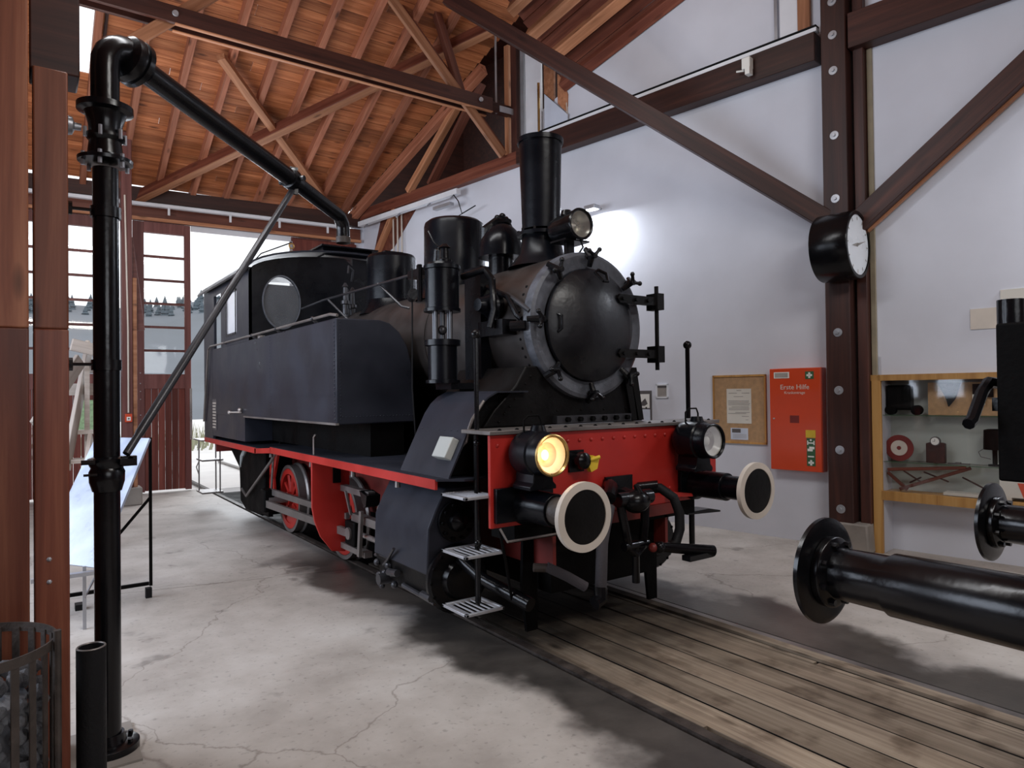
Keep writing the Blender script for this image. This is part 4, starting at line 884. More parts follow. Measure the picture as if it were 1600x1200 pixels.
# buffers
def buffer(x, yb, sgn, parent, length=.62, rim='cream', discr=.205, sl=.112, plate=True):
    b = MB()
    if plate: b.box((x-.27 if x < 0 else x-.20, yb, .965), (x+.22 if x < 0 else x+.20, yb+sgn*.035, 1.20))
    b.lathe([(0, sl*1.25), (.04, sl*1.2), (.08, sl), (length*.55, sl), (length*.555, sl*.8)], (x, yb, 1.065), (0, sgn, 0), 32)
    o = b.build('buffer', 'black', parent, bevel=.004, kind='stuff')
    MB().cyl((x, yb+sgn*length*.5, 1.065), (x, yb+sgn*(length-.03), 1.065), sl*.84, n=28).build('plunger', 'oldsteel' if x < 0 else 'black', o)
    MB().lathe([(length-.035, .09), (length-.03, discr*.9), (length-.02, discr), (length-.005, discr), (length+.003, discr*.8), (length+.012, discr*.4), (length+.014, .002)], (x, yb, 1.065), (0, sgn, 0), 48).build('buffer_head', 'soot' if rim == 'cream' else 'gloss', o)
    if rim == 'cream': MB().lathe([(length-.03, discr*.98), (length-.03, discr*1.07), (length+.004, discr*1.07), (length+.008, discr*.84), (length-.002, discr*.83)], (x, yb, 1.065), (0, sgn, 0), 56, close=False).build('buffer_rim', rim, o)
    return o
buffer(-.885, 0, -1, LOC); buffer(.885, 0, -1, LOC)
# buffer-top lamps
def front_lamp(x, y0, z, parent, lit, r=.155):
    b = MB().lathe([(0, .06), (.02, r*.75), (.06, r*.95), (.12, r), (.24, r), (.25, r*.93), (.27, r*.93), (.28, r*.90), (.34, r*.88), (.34, r*.78)], (x, y0, z), (0, -1, 0), 36, close=False)
    L = b.build('lantern_body', 'black', parent, label='signal lantern standing on the buffer')
    MB().lathe([(.285, r*.50), (.30, r*.60), (.335, r*.80)], (x, y0, z), (0, -1, 0), 36, close=False).build('reflector', 'enamel', L)
    MB().lathe([(.26, r*.05), (.28, r*.35), (.29, r*.52)], (x, y0, z), (0, -1, 0), 36, close=False).build('inner_reflector', 'cream' if lit else 'mirror', L)
    MB().lathe([(.335, r*.78), (.345, r*.90), (.355, r*.90), (.36, r*.84), (.35, r*.76)], (x, y0, z), (0, -1, 0), 40, close=False).build('lens_ring', 'black' if not lit else 'brass', L)
    MB().lathe([(.338, .002), (.338, r*.80)], (x, y0, z), (0, -1, 0), 32, close=False).build('lens', 'lensglass', L)
    MB().prism([(x-.11, 1.20), (x+.11, 1.20), (x+.11, 1.225), (x+.085, 1.25), (x+.075, 1.33), (x-.075, 1.33), (x-.085, 1.25), (x-.11, 1.225)], 'y', y0-.05, y0-.25).build('lantern_foot', 'black', L, bevel=.004)
    MB().tube([(x-.06, y0-.12, z+r*.9), (x-.06, y0-.12, z+r+.07), (x-.03, y0-.13, z+r+.10), (x+.05, y0-.14, z+r+.10), (x+.07, y0-.14, z+r+.06), (x+.07, y0-.14, z+r*.85)], .007, 6).build('carry_handle', 'dull', L)
    MB().cyl((x+.03, y0-.16, z+r*.9), (x+.03, y0-.16, z+r+.035), .06, .045, n=16).build('lantern_vent', 'black', L)
    bu = MB().sphere((x-.02, y0-.295, z), .026, 12, 8, sz=1.4).build('bulb', 'bulb' if lit else 'enamel', L)
    return L
front_lamp(-.93, -.01, 1.435, LOC, True); front_lamp(.70, -.01, 1.445, LOC, False)
l = bpy.data.lights.new('lantern_light', 'POINT'); l.energy = 1.1; l.color = (1, .62, .25); l.shadow_soft_size = .03
o = bpy.data.objects.new('lantern_light', l); COL.objects.link(o); o.location = (-.95, -.335, 1.435)
# headlamp in front of the chimney
hl = P(MB().lathe([(0, .07), (.02, .10), (.10, .115), (.24, .115), (.25, .125), (.33, .125), (.34, .115)], (-.02, .70, 3.22), (0, -1, 0), 32, close=False), 'headlamp', 'gloss')
P(MB().lathe([(.28, .005), (.24, .06), (.32, .112)], (-.02, .70, 3.22), (0, -1, 0), 30, close=False), 'reflector', 'mirror', hl)
P(MB().lathe([(.335, .002), (.335, .115)], (-.02, .70, 3.22), (0, -1, 0), 30, close=False), 'lens', 'lensglass', hl)
P(MB().torus((-.02, .365, 3.22), (0, 1, 0), .12, .012, 30, 8), 'lens_ring', 'gloss', hl)
P(MB().cyl((-.02, .55, 3.33), (-.02, .55, 3.37), .05, .04, n=12), 'lamp_cap', 'gloss', hl)
P(MB().box((-.06, .50, 2.95), (.02, .54, 3.11)).box((-.14, .42, 3.09), (.12, .62, 3.105)), 'lamp_bracket', 'gloss', hl, kind='stuff')
P(MB().tube([(.02, .42, 3.10), (.03, .40, 3.04), (.0, .42, 2.99)], .008, 6), 'lamp_cable', 'rubber', hl)
# coupling, hoses, front rigging
hk = MB().box((-.16, -.02, .99), (.12, -.04, 1.20)).tube([(-.03, 0, 1.08), (-.03, -.12, 1.08), (-.03, -.22, 1.06), (-.03, -.26, 1.10), (-.03, -.22, 1.15)], [.045, .045, .04, .03, .02], 10)
P(hk, 'draw_hook', 'gloss', kind='stuff')
P(MB().sphere((-.03, -.22, 1.03), .10, 16, 10, sx=1.15, sz=.9).cyl((-.20, -.20, 1.05), (.14, -.20, 1.05), .055, n=16), 'coupling_joint', 'gloss', kind='stuff')
P(MB().tube([(-.17, -.18, 1.08), (-.13, -.20, .85), (-.09, -.20, .68), (-.02, -.20, .63), (.05, -.20, .68), (.08, -.20, .85), (.11, -.18, 1.08)], .034, 10), 'coupling_link', 'gloss')
P(MB().cyl((-.14, -.2, .70), (.10, -.2, .70), .035, n=12).cyl((-.02, -.2, .70), (-.02, -.2, .42), .03, n=10), 'coupling_screw', 'gloss', kind='stuff')
P(MB().tube([(.24, -.03, 1.08), (.30, -.16, 1.09), (.36, -.24, 1.02), (.39, -.27, .90), (.38, -.28, .78), (.33, -.28, .68), (.26, -.28, .66)], .038, 12), 'brake_hose', 'rubber')
P(MB().cyl((.20, -.02, 1.08), (.30, -.14, 1.10), .05, n=12), 'hose_coupling', 'gloss')
P(MB().cyl((.12, -.28, .68), (.62, -.40, .60), .036, .045, n=14).sphere((.13, -.30, .68), .045, 10, 8), 'hose_valve', 'gloss', kind='stuff')
P(MB().box((.33, -.42, .56), (.60, -.34, .60)), 'valve_plate', 'gloss')
P(MB().sphere((.08, -.28, .68), .035, 10, 8), 'hose_cap', 'darkred')
P(MB().tube([(-.12, -.03, 1.14), (-.20, -.14, 1.14), (-.30, -.22, 1.08)], .05, 10), 'hose_coupling', 'gloss')
P(MB().tube([(-.30, -.22, 1.02), (-.38, -.26, .90), (-.43, -.28, .78), (-.44, -.28, .60), (-.45, -.28, .45)], .042, 12), 'brake_hose', 'canvas')
P(MB().tube([(-.45, -.28, .48), (-.46, -.29, .40), (-.52, -.29, .38)], .05, 10), 'hose_end', 'gloss')
P(MB().tube([(-.82, -.14, .65), (-.70, -.22, .58), (-.58, -.27, .50)], .035, 12), 'steam_hose', 'canvas')
P(MB().cyl((-.90, -.10, .65), (-.80, -.15, .64), .03, n=10), 'hose_valve', 'oldsteel')
P(MB().tube([(-1.12, -.02, .93), (-1.08, -.05, .84), (-.70, -.05, .84), (-.4, -.05, .84)], .009, 6), 'front_rod', 'steel')
P(MB().tube([(-1.06, .60, .60), (-1.03, .35, .50), (-.93, -.10, .40)], [.045, .045, .05], 14), 'guard_pipe', 'gloss')
P(MB().tube([(-1.10, .02, .93), (-1.05, .02, .70), (-1.0, .02, .42)], .010, 6), 'guard_stay', 'dull')
for x in (-.70, .60): P(MB().prism([(x, .95), (x+.12, .95), (x+.12, .06), (x+.02, .06), (x-.02, .4)], 'y', .28, .31), 'guard_iron', 'dull')
P(MB().lathe([(0, .05), (.06, .065), (.10, .06), (.12, .03)], (-.42, 0, 1.345), (0, -1, 0), 16).box((-.50, -.02, 1.26), (-.36, 0, 1.42)), 'socket', 'gloss', kind='stuff')
P(MB().prism([(-.38, 1.30), (-.34, 1.38), (-.28, 1.36), (-.30, 1.28), (-.36, 1.26)], 'y', -.10, -.06).cyl((-.38, -.08, 1.34), (-.30, -.13, 1.37), .014, n=8), 'socket_tag', 'yellow', kind='stuff')
P(MB().prism([(.52, .985), (.80, .965), (.80, .99), (.52, 1.03)], 'y', -.06, -.02), 'red_bracket', 'red')
P(MB().box((-.10, -.01, .84), (.62, .02, .93)), 'lower_beam_flange', 'darkred')

# ------------------------------------------------------------------ second vehicle facing it (only its buffers and front gear are in view)
V2 = thing('railway_vehicle', 'black rail vehicle partly in view, its long black buffers pointing at the steam locomotive', 'vehicle', (0, -4, 0))
MB().box((-1.2, -3.30, .85), (1.2, -3.12, 1.35)).build('buffer_beam', 'black', V2, bevel=.01)
for x in (-.90, .875):
    b = MB()
    b.lathe([(0, .17), (.03, .17), (.05, .13), (.62, .125), (.64, .112), (.90, .108)], (x, -3.12, 1.06), (0, 1, 0), 36)
    b.lathe([(0, .15), (.03, .15), (.05, .112)], (x, -2.225, 1.06), (0, -1, 0), 32)
    o = b.build('buffer', 'crane', V2, bevel=.003, kind='stuff')
    MB().lathe([(.0, .05), (.002, .20), (.012, .226), (.03, .226), (.045, .19), (.055, .08), (.056, .002)], (x, -2.225, 1.06), (0, 1, 0), 56).build('buffer_head', 'crane', o)
    bb_ = MB()
    for k in range(8): a = k*.785+.3; bb_.cyl((x+.128*math.cos(a), -2.26, 1.06+.128*math.sin(a)), (x+.128*math.cos(a), -2.285, 1.06+.128*math.sin(a)), .014, n=6)
    bb_.build('buffer_bolts', 'crane', o, kind='stuff')
    MB().box((x-.20, -3.12, .90), (x+.20, -3.08, 1.22)).build('base_plate', 'crane', o)
    n_ = MB()
    for dx in (-.15, .15):
        for dz in (-.12, .12): n_.cyl((x+dx, -3.08, 1.06+dz), (x+dx, -3.03, 1.06+dz), .025, n=6)
    n_.build('flange_nuts', 'crane', o, kind='stuff')
bx = MB().box((-.205, -2.62, 1.43), (.22, -2.9, 2.13)).build('signal_box', 'dull', V2, bevel=.01)
MB().box((-.20, -2.60, 1.74), (.20, -2.63, 1.80)).build('box_hinge', 'gloss', bx)
MB().box((-.02, -2.60, 1.48), (.12, -2.63, 1.68)).build('box_panel', 'soot', bx, bevel=.006)
MB().cyl((-.02, -2.62, 2.12), (-.02, -2.62, 2.25), .055, n=20).build('box_chimney', 'gloss', bx)
MB().tube([(.02, -2.58, 1.86), (-.12, -2.56, 1.87), (-.20, -2.56, 1.82), (-.31, -2.56, 1.70), (-.345, -2.56, 1.685)], .026, 8).build('crank_lever', 'gloss', bx)
hd = MB()
for x, z in ((-.05, 1.84), (.05, 1.86), (-.1, 1.76), (.02, 1.75)): hd.sphere((x, -2.60, z), .022, 8, 6)
hd.build('box_bolts', 'gloss', bx, kind='stuff')
MB().box((-.05, -3.15, 1.35), (.20, -2.75, 1.43)).build('box_bracket', 'black', V2)
MB().box((-.35, -3.15, 1.22), (.8, -3.0, 1.36)).build('platform_edge', 'black', V2)
MB().tube([(.56, -3.14, 1.0), (.56, -2.80, 1.02), (.57, -2.62, 1.02), (.60, -2.50, .95)], [.06, .06, .065, .05], 10).build('brake_hose', 'rubber', V2)
MB().box((-.76, -3.0, .78), (-.66, -2.90, .84)).build('step_corner', 'black', V2)

# ------------------------------------------------------------------ water crane
WC = thing('water_crane', 'glossy black cast iron water crane with swivelling spout arm and diagonal stay', 'water crane', (-3.385, .30, 0))
cx, cy = -3.385, .30
MB().lathe([(.0, .061), (3.05, .061)], (cx, cy, 0), (0, 0, 1), 36).build('stand_pipe', 'crane', WC)
MB().lathe([(0, .135), (.045, .135), (.05, .125), (.055, .075), (.10, .064)], (cx+.01, cy-.06*0, 0), (0, 0, 1), 40).build('base_flange', 'crane', WC)
fb = MB()
for k in range(6): a = k*1.047+.4; fb.cyl((cx+.01+.105*math.cos(a), cy+.105*math.sin(a), .045), (cx+.01+.105*math.cos(a), cy+.105*math.sin(a), .07), .013, n=6)
fb.build('base_bolts', 'crane', WC, kind='stuff')
col = MB().lathe([(0, .068), (.05, .082), (.10, .084), (.12, .075), (.15, .088), (.17, .088), (.18, .062)], (cx, cy, 1.36), (0, 0, 1), 32).build('lower_collar', 'crane', WC)
MB().tube([(cx-.06, cy-.08, 1.52), (cx-.12, cy-.08, 1.52)], .014, 6).tube([(cx-.05, cy-.08, 1.455), (cx-.11, cy-.08, 1.455)], .007, 6).box((cx+.05, cy-.10, 1.50), (cx+.12, cy-.03, 1.53)).build('collar_lugs', 'crane', col, kind='stuff')
for z, rr_ in ((2.02, .070), (2.82, .072)):
    c_ = MB().lathe([(0, rr_), (.055, rr_)], (cx, cy, z-.03), (0, 0, 1), 30).build('pipe_clamp', 'crane', WC)
    MB().tube([(cx-.06, cy-.02, z), (-3.55, cy-.01, z)], .009, 6).cyl((-3.555, cy-.01, z), (-3.535, cy-.01, z), .035, n=10).build('clamp_arm', 'crane', c_, kind='stuff')
# gland and flanges
MB().lathe([(0, .066), (.01, .128), (.028, .130), (.034, .10), (.05, .084), (.07, .082), (.12, .076), (.14, .092), (.155, .092), (.16, .078), (.21, .080), (.26, .095), (.27, .100), (.28, .132), (.31, .132), (.315, .066)], (cx, cy, 3.07), (0, 0, 1), 40).build('swivel_gland', 'crane', WC)
gb = MB()
for k in range(6):
    a = k*1.047+.2; gb.cyl((cx+.105*math.cos(a), cy+.105*math.sin(a), 3.05), (cx+.105*math.cos(a), cy+.105*math.sin(a), 3.12), .011, n=6); gb.cyl((cx+.095*math.cos(a), cy+.095*math.sin(a), 3.20), (cx+.095*math.cos(a), cy+.095*math.sin(a), 3.25), .010, n=6)
gb.build('gland_bolts', 'galv', WC, kind='stuff')
hv = Vector((-2.09+3.38, 1.21-.30, 0)).normalized()
e0 = Vector((cx, cy, 3.38))
elbow = [e0, e0+Vector((0, 0, .18))]+[Vector((cx, cy, 3.60))+hv*(.12*(1-math.cos(R(a))))+Vector((0, 0, .12*math.sin(R(a)))) for a in (15, 35, 55, 75, 90)]
MB().tube(elbow, [.068, .068, .070, .072, .076, .080, .084], 28).build('elbow', 'crane', WC)
p = Vector((cx, cy, 3.705))+hv*.10
MB().lathe([(0, .088), (.02, .12), (.05, .128), (.06, .128), (.065, .118), (.075, .118), (.08, .13), (.11, .13), (.12, .11), (.15, .08), (.17, .062)], p, hv+Vector((0, 0, -.16)), 36).build('swivel_flange', 'crane', WC)
a1 = Vector((-2.10, 1.21, 3.44)); a0_ = p+hv*.16+Vector((0, 0, -.03))
MB().cyl(a0_, a1, .064, .062, n=32).build('spout_arm', 'crane', WC)
dd = (a1-a0_).normalized()
rc = MB().lathe([(0, .064), (.005, .078), (.05, .078), (.055, .064), (.12, .056)], a1-dd*.06, dd, 30).build('arm_collar', 'crane', WC)
sd_ = dd.cross(Vector((0, 0, 1))).normalized()
MB().box((-.03, -.012, -.10), (.03, .012, .10), Matrix.Translation(a1)).cyl(a1+sd_*.07-dd*.02, a1+sd_*.11-dd*.02, .02, n=8).cyl(a1-sd_*.07, a1-sd_*.12, .02, n=8).build('collar_lugs', 'crane', rc, kind='stuff')
n0 = a1+dd*.05; n1 = Vector((-1.66, 1.545, 3.345)); n2 = n1+Vector((.09, .07, -.04))
MB().tube([n0, n0+(n1-n0)*.5, n1, n1+Vector((.06, .045, -.015)), n2+Vector((.01, .005, -.03)), n2+Vector((.018, .012, -.08)), n2+Vector((.018, .012, -.17))], .055, 28).build('spout', 'crane', WC)
tt = n2+Vector((.018, .012, -.17))
MB().lathe([(0, .056), (.0, .060), (.05, .060), (.05, .056)], tt+Vector((0, 0, -.02)), (0, 0, 1), 28, close=False).build('spout_lip', 'oldsteel', WC)
s0 = Vector((-3.30, .26, 1.55)); s1 = Vector((-2.115, 1.205, 3.36))
MB().tube([s0, s0+(s1-s0)*.05, s0+(s1-s0)*.06, s1], [.020, .020, .024, .022], 12).build('diagonal_stay', 'ironwork', WC)
MB().box((cx+.06, cy-.08, 1.49), (cx+.13, cy-.03, 1.54)).cyl((cx+.1, cy-.08, 1.52), (cx+.1, cy-.0, 1.52), .018, n=8).build('stay_hinge', 'crane', WC, kind='stuff')
# concrete pad under the crane
MB().box((-3.62, .10, 0.0), (-3.25, .60, .012)).build('trim_1', 'concrete', kind='structure')

# standing open tube
tb = MB().lathe([(0, .058), (.75, .058), (.75, .049), (.2, .049)], (-3.50, -.30, 0), (0, 0, 1), 32, close=False)
TB = tb.build('standing_tube', 'rubber'); tag(TB, 'open-topped black steel tube standing in front of the water crane', 'pipe')

MB().torus((-3.50, -.30, .75), (0, 0, 1), .0535, .0045, 32, 6).build('tube_rim', 'steel', TB)
# coal basket
BC = Vector((-3.955, -.22, 0)); br_ = .325
CB = thing('coal_basket', 'round iron strap basket filled with coal at the foot of the timber post', 'basket', BC)
for z in (.06, .80):
    MB().lathe([(-.02, br_), (-.02, br_+.008), (.02, br_+.008), (.02, br_), (-.02, br_)], (BC.x, BC.y, z), (0, 0, 1), 48, close=False).build('hoop', 'oldsteel', CB)
for k in range(26):
    a = 2*math.pi*k/26; mb = MB(Matrix.Translation(BC) @ Matrix.Rotation(a, 4, 'Z')); mb.box((br_-.006, -.016, .04), (br_, .016, .80)).build('strap', 'oldsteel', CB)
for a in (-.35, 1.75, 3.8):
    MB().cyl((BC.x+(br_+.025)*math.cos(a), BC.y+(br_+.025)*math.sin(a), 0), (BC.x+(br_+.025)*math.cos(a), BC.y+(br_+.025)*math.sin(a), .86), .016, n=10).build('leg', 'oldsteel', CB)
MB().lathe([(0, br_-.01), (.02, br_-.01)], (BC.x, BC.y, .03), (0, 0, 1), 32).build('basket_floor', 'oldsteel', CB)
fill = MB().lathe([(0, br_-.10), (.53, br_-.10), (.56, br_-.16)], (BC.x, BC.y, .05), (0, 0, 1), 24)
rnd = random.Random(3); cl = []
for m_ in range(5):
    mb = MB(); mb.sphere((0, 0, 0), 1, 7, 5); vv = [v*rnd.uniform(.72, 1.15) for v in mb.v]
    me = bpy.data.meshes.new('coal_lump'); me.from_pydata([tuple(v) for v in vv], [], mb.f); me.update(); me.materials.append(M['coal']); cl.append(me)
ccount = 0
for lay in range(9):
    for k in range(22):
        a = 2*math.pi*(k+rnd.random()*.8)/22; z = .09+lay*.064+rnd.uniform(-.012, .012); rad = br_-.052+rnd.uniform(-.012, .006)
        # only the side that can be seen around the basket gets its own lumps
        v_ = Vector((math.cos(a), math.sin(a))); 
        if v_.dot(Vector((.35, -.94))) < -.25: continue
        o = bpy.data.objects.new('coal_lump', rnd.choice(cl)); COL.objects.link(o); s_ = rnd.uniform(.028, .043)
        o.scale = (s_, s_*rnd.uniform(.7, 1), s_*rnd.uniform(.7, 1)); o.rotation_euler = (rnd.random()*6, rnd.random()*6, rnd.random()*6)
        o.location = (BC.x+rad*math.cos(a), BC.y+rad*math.sin(a), z); tag(o, 'grey-black lump of coal behind the straps of the iron basket', 'coal', 'coal lumps in the basket'); ccount += 1
for k in range(60):
    a = rnd.random()*6.283; rad = math.sqrt(rnd.random())*(br_-.06)
    o = bpy.data.objects.new('coal_lump', rnd.choice(cl)); COL.objects.link(o); s_ = rnd.uniform(.03, .048); o.scale = (s_, s_*.8, s_*.8); o.rotation_euler = (rnd.random()*6, rnd.random()*6, 0)
    o.location = (BC.x+rad*math.cos(a), BC.y+rad*math.sin(a), .655+rnd.uniform(-.01, .012)); tag(o, 'grey-black lump of coal lying on top of the filled basket', 'coal', 'coal lumps on top of the basket')
cf = fill.build('coal_bed', 'coal'); tag(cf, 'inner mass of coal filling the iron basket', 'coal', kind='stuff')

# ------------------------------------------------------------------ information stand behind the crane
IS = thing('information_stand', 'black steel frame information desk with tilted printed panel behind the crane', 'display stand', (-3.1, 3.3, 0))
MB().box((-2.795, 3.28, .10), (-2.77, 3.305, 1.47)).build('leg', 'dull', IS)
MB().box((-2.80, 3.27, .11), (-3.42, 3.30, .14)).build('foot_bar', 'dull', IS)
MB().box((-2.83, 3.24, 0), (-2.78, 3.30, .09)).build('foot', 'rubber', IS)
MB().tube([(-2.78, 3.29, .92), (-3.06, 3.29, .58)], .014, 6).build('stay', 'dull', IS)
TR, BRr = Vector((-2.80, 3.20, 1.47)), Vector((-3.27, 2.55, .49)); TLv = Vector((-3.18, 3.80, 1.47)); BLv = BRr+(TLv-TR)
nrm = (TR-BRr).cross(TLv-TR).normalized(); nrm = nrm if nrm.z > 0 else -nrm
q_ = [TR, TLv, BLv, BRr]
MB().add([p for p in q_]+[p-nrm*.02 for p in q_], [(0, 1, 2, 3), (7, 6, 5, 4), (0, 4, 5, 1), (1, 5, 6, 2), (2, 6, 7, 3), (3, 7, 4, 0)]).build('panel', 'display', IS, label='tilted blue-grey printed panel')
MB().box((-3.36, 2.60, .0), (-3.335, 2.625, .50)).build('leg', 'galv', IS)
MB().box((-3.7, 2.52, .44), (-3.26, 2.58, .47)).build('front_bar', 'galv', IS)
MB().tube([(-3.35, 2.6, .25), (-3.2, 2.9, .45)], .010, 6).build('stay', 'galv', IS)
MB().box((-3.38, 3.2, 0), (-3.32, 3.3, .05)).build('foot', 'rubber', IS)

# stairs beyond
ST = thing('wooden_stairs', 'pale wooden stairs with slanting stringers beside the gate', 'stairs', (-3.3, 7, 0))
timber('stringer', (-3.30, 6.6, .95), (-2.98, 7.4, 2.60), .05, .20, 'pale', ST)
timber('stringer', (-3.62, 6.3, 1.5), (-3.12, 6.9, 2.35), .05, .20, 'pale', ST)
timber('stringer', (-3.2, 5.9, .2), (-3.0, 7.0, 1.3), .05, .24, 'pale', ST)
timber('hand_rail_board', (-3.22, 7.0, 2.56), (-2.72, 7.1, 2.44), .05, .16, 'pale', ST)
for k, (z, yy) in enumerate(((2.20, 7.4), (1.88, 7.2), (1.36, 6.9), (1.0, 6.6))):
    MB().box((-3.25, yy, z), (-2.74, yy+.28, z+.05 if k > 1 else z+.16)).build('tread', 'pale', ST)
MB().box((-3.07, 7.0, .0), (-3.01, 7.06, 2.3)).build('newel', 'pale', ST)
gl = MB(GATE).box((-3.0, -.06, 1.25), (-2.62, -.055, 1.80)); tag(gl.build('leaflet', 'lime'), 'green and white leaflet pinned to the far gate leaf behind the stairs', 'leaflet')
# fire alarm and conduit on mid post
fa = thing('fire_alarm_box', 'small red fire alarm call point on the timber post below its conduit', 'alarm', (-2.25, 9.5, 1.45))
MB().box((-2.335, 9.46, 1.42), (-2.225, 9.50, 1.56)).build('housing', 'signred', fa, bevel=.006)
MB().box((-2.31, 9.452, 1.445), (-2.25, 9.46, 1.51)).build('glass_plate', 'enamel', fa)
MB().cyl((-2.28, 9.45, 1.478), (-2.28, 9.453, 1.478), .014, n=10).build('button', 'ink', fa)
cd = MB().tube([(-2.28, 9.485, 1.58), (-2.28, 9.485, 3.0), (-2.32, 9.485, 5.3)], .014, 8); tag(cd.build('conduit_pipe', 'cream'), 'thin cream conduit running up the timber post above the fire alarm', 'conduit')

# ------------------------------------------------------------------ wall equipment
# platform clock
ck = thing('station_clock', 'large round double-sided station clock in a black drum on the wall post', 'clock', WP(-.35, .55, 3.0))
cc = WP(-.30, .40, 3.42); ax = Vector((tx, ty, 0))
cdr = MB().lathe([(-.20, .33), (-.20, .365), (-.185, .375), (.185, .375), (.20, .365), (.20, .33)], cc, ax, 56, close=False).build('drum', 'gloss', ck)
MB().lathe([(.185, .002), (.185, .335)], cc, ax, 48, close=False).build('dial', 'clockface', ck)
MB().lathe([(-.185, .002), (-.185, .335)], cc, ax, 48, close=False).build('dial', 'clockface', ck)
inr = Vector((0, 0, 1)).cross(ax)
FC = Matrix(((-inr.x if 0 else inr.x, -ax.x, 0, cc.x+ax.x*.188), (inr.y, -ax.y, 0, cc.y+ax.y*.188), (0, 0, 1, cc.z), (0, 0, 0, 1)))
hm = MB(FC); 
for an, L, w_ in ((74, .27, .016), (262, .17, .024)):
    a = R(an); hm.add([(0, 0, w_), (L*math.sin(a), 0, L*math.cos(a)), (0, 0, -w_), (-.05*math.sin(a), 0, -.05*math.cos(a))], [(0, 1, 2, 3)])
for k in range(12):
    a = k*math.pi/6; c, s_ = math.sin(a), math.cos(a); q = .008
    hm.add([(.27*c-q*s_, 0, .27*s_+q*c), (.31*c-q*s_, 0, .31*s_+q*c), (.31*c+q*s_, 0, .31*s_-q*c), (.27*c+q*s_, 0, .27*s_-q*c)], [(0, 1, 2, 3)])
hm.build('clock_hands', 'lightink', ck, kind='stuff')
MB().cyl(WP(-.30, .24, 3.42), WP(-.30, .05, 3.42), .05, n=14).build('bracket', 'gloss', ck)

# first aid cabinet
u0_, u1_, z0_, z1_ = wu(1.235), wu(.62), .865, 2.10
fc = thing('first_aid_cabinet', 'tall orange-red first aid stretcher cabinet on the white wall', 'cabinet', WP((u0_+u1_)/2, 0, z0_))
MB(WALL).box((u0_, -.14, z0_), (u1_, 0, z1_)).build('body', 'signred', fc, bevel=.006)
fd = MB(WALL).box((u0_+.004, -.16, z0_+.004), (u1_-.004, -.142, z1_-.004)).build('door', 'signred', fc, bevel=.004)
um = (u0_+u1_)/2
MB(WALL).text('Erste Hilfe', um, -.161, 1.845, .083).build('lettering', 'paper', fd, kind='stuff')
MB(WALL).text('Krankentrage', um+.0, -.161, 1.79, .046).build('lettering', 'paper', fd, kind='stuff')
MB(WALL).box((u0_+.06, -.166, z1_-.12), (u0_+.25, -.16, z1_-.045)).build('label_holder', 'enamel', fd)
MB(WALL).box((u0_+.075, -.169, z1_-.11), (u0_+.235, -.166, z1_-.055)).build('label_card', 'lightink', fd)
MB(WALL).box((u1_-.18, -.164, z1_-.135), (u1_-.08, -.16, z1_-.045)).build('cross_sign', 'green', fd)
def cross(mb, u, z, s_, y=-.167): mb.box((u-s_, y, z-s_*.36), (u+s_, y+.002, z+s_*.36)); mb.box((u-s_*.36, y, z-s_), (u+s_*.36, y+.002, z+s_)); return mb
cross(MB(WALL), u1_-.13, z1_-.09, .033).build('cross', 'enamel', fd)
MB(WALL).box((um-.06, -.163, 1.44), (um+.05, -.16, 1.53)).build('square_sign', 'darkred', fd)
MB(WALL).cyl((u0_+.055, -.16, 1.49), (u0_+.055, -.175, 1.49), .010, n=12).build('lock', 'bright', fd)
MB(WALL).box((u1_-.185, -.164, 1.27), (u1_-.07, -.16, 1.36)).build('sticker', 'yellow', fd)
sk = MB(WALL).box((u1_-.175, -.164, .935), (u1_-.075, -.16, 1.265)).build('sticker', 'green', fd)
pg = MB(WALL); cross(pg, u1_-.125, .975, .032); pg.box((u1_-.165, -.167, 1.11), (u1_-.105, -.165, 1.14)); pg.box((u1_-.145, -.167, 1.135), (u1_-.085, -.165, 1.165)); pg.box((u1_-.165, -.167, 1.20), (u1_-.085, -.165, 1.215)); pg.box((u1_-.168, -.167, 1.185), (u1_-.155, -.165, 1.235)); pg.box((u1_-.095, -.167, 1.185), (u1_-.082, -.165, 1.235)); pg.cyl((u1_-.125, -.165, 1.242), (u1_-.125, -.167, 1.242), .012, n=10); pg.box((u1_-.16, -.167, 1.04), (u1_-.09, -.165, 1.055))
pg.build('pictograms', 'enamel', sk, kind='stuff')

# notice board
ua, ub = wu(2.07), wu(1.345)
nb = thing('notice_board', 'brown cork notice board with wooden frame and two pinned papers', 'notice board', WP((ua+ub)/2, 0, 1.15))
MB(WALL).box((ua, -.02, 1.16), (ub, 0, 2.03)).build('cork_panel', 'cork', nb)
for a, b in (((ua, -.035, 1.15), (ub, 0, 1.175)), ((ua, -.035, 2.015), (ub, 0, 2.04)), ((ua, -.035, 1.15), (ua+.02, 0, 2.04)), ((ub-.02, -.035, 1.15), (ub, 0, 2.04))):
    MB(WALL).box(a, b).build('frame_bar', 'yellowwood', nb)
uc = (ua+ub)/2+.01
pa = MB(WALL).box((uc-.18, -.024, 1.41), (uc+.16, -.0205, 1.86)); pa = pa.build('paper_notice', 'paper'); tag(pa, 'large typed document sheet pinned on the cork notice board', 'paper')
tl = MB(WALL); rnd2 = random.Random(5)
for k, (z, a, b) in enumerate([(1.835, -.04, .04), (1.80, -.15, -.02), (1.80, .03, .15), (1.755, -.08, .07)]+[(1.70-.018*i, -.16, .145) for i in range(4)]+[(1.62-.018*i, -.15+(.04 if i == 0 else 0), .145) for i in range(3)]+[(1.55, -.06, .14), (1.535, -.16, .1), (1.50, .03, .13), (1.455, .08, .13)]):
    tl.box((uc+a, -.0255, z), (uc+b-rnd2.uniform(0, .02), -.0245, z+.008))
tl.build('typed_lines', 'lightink', pa, kind='stuff')
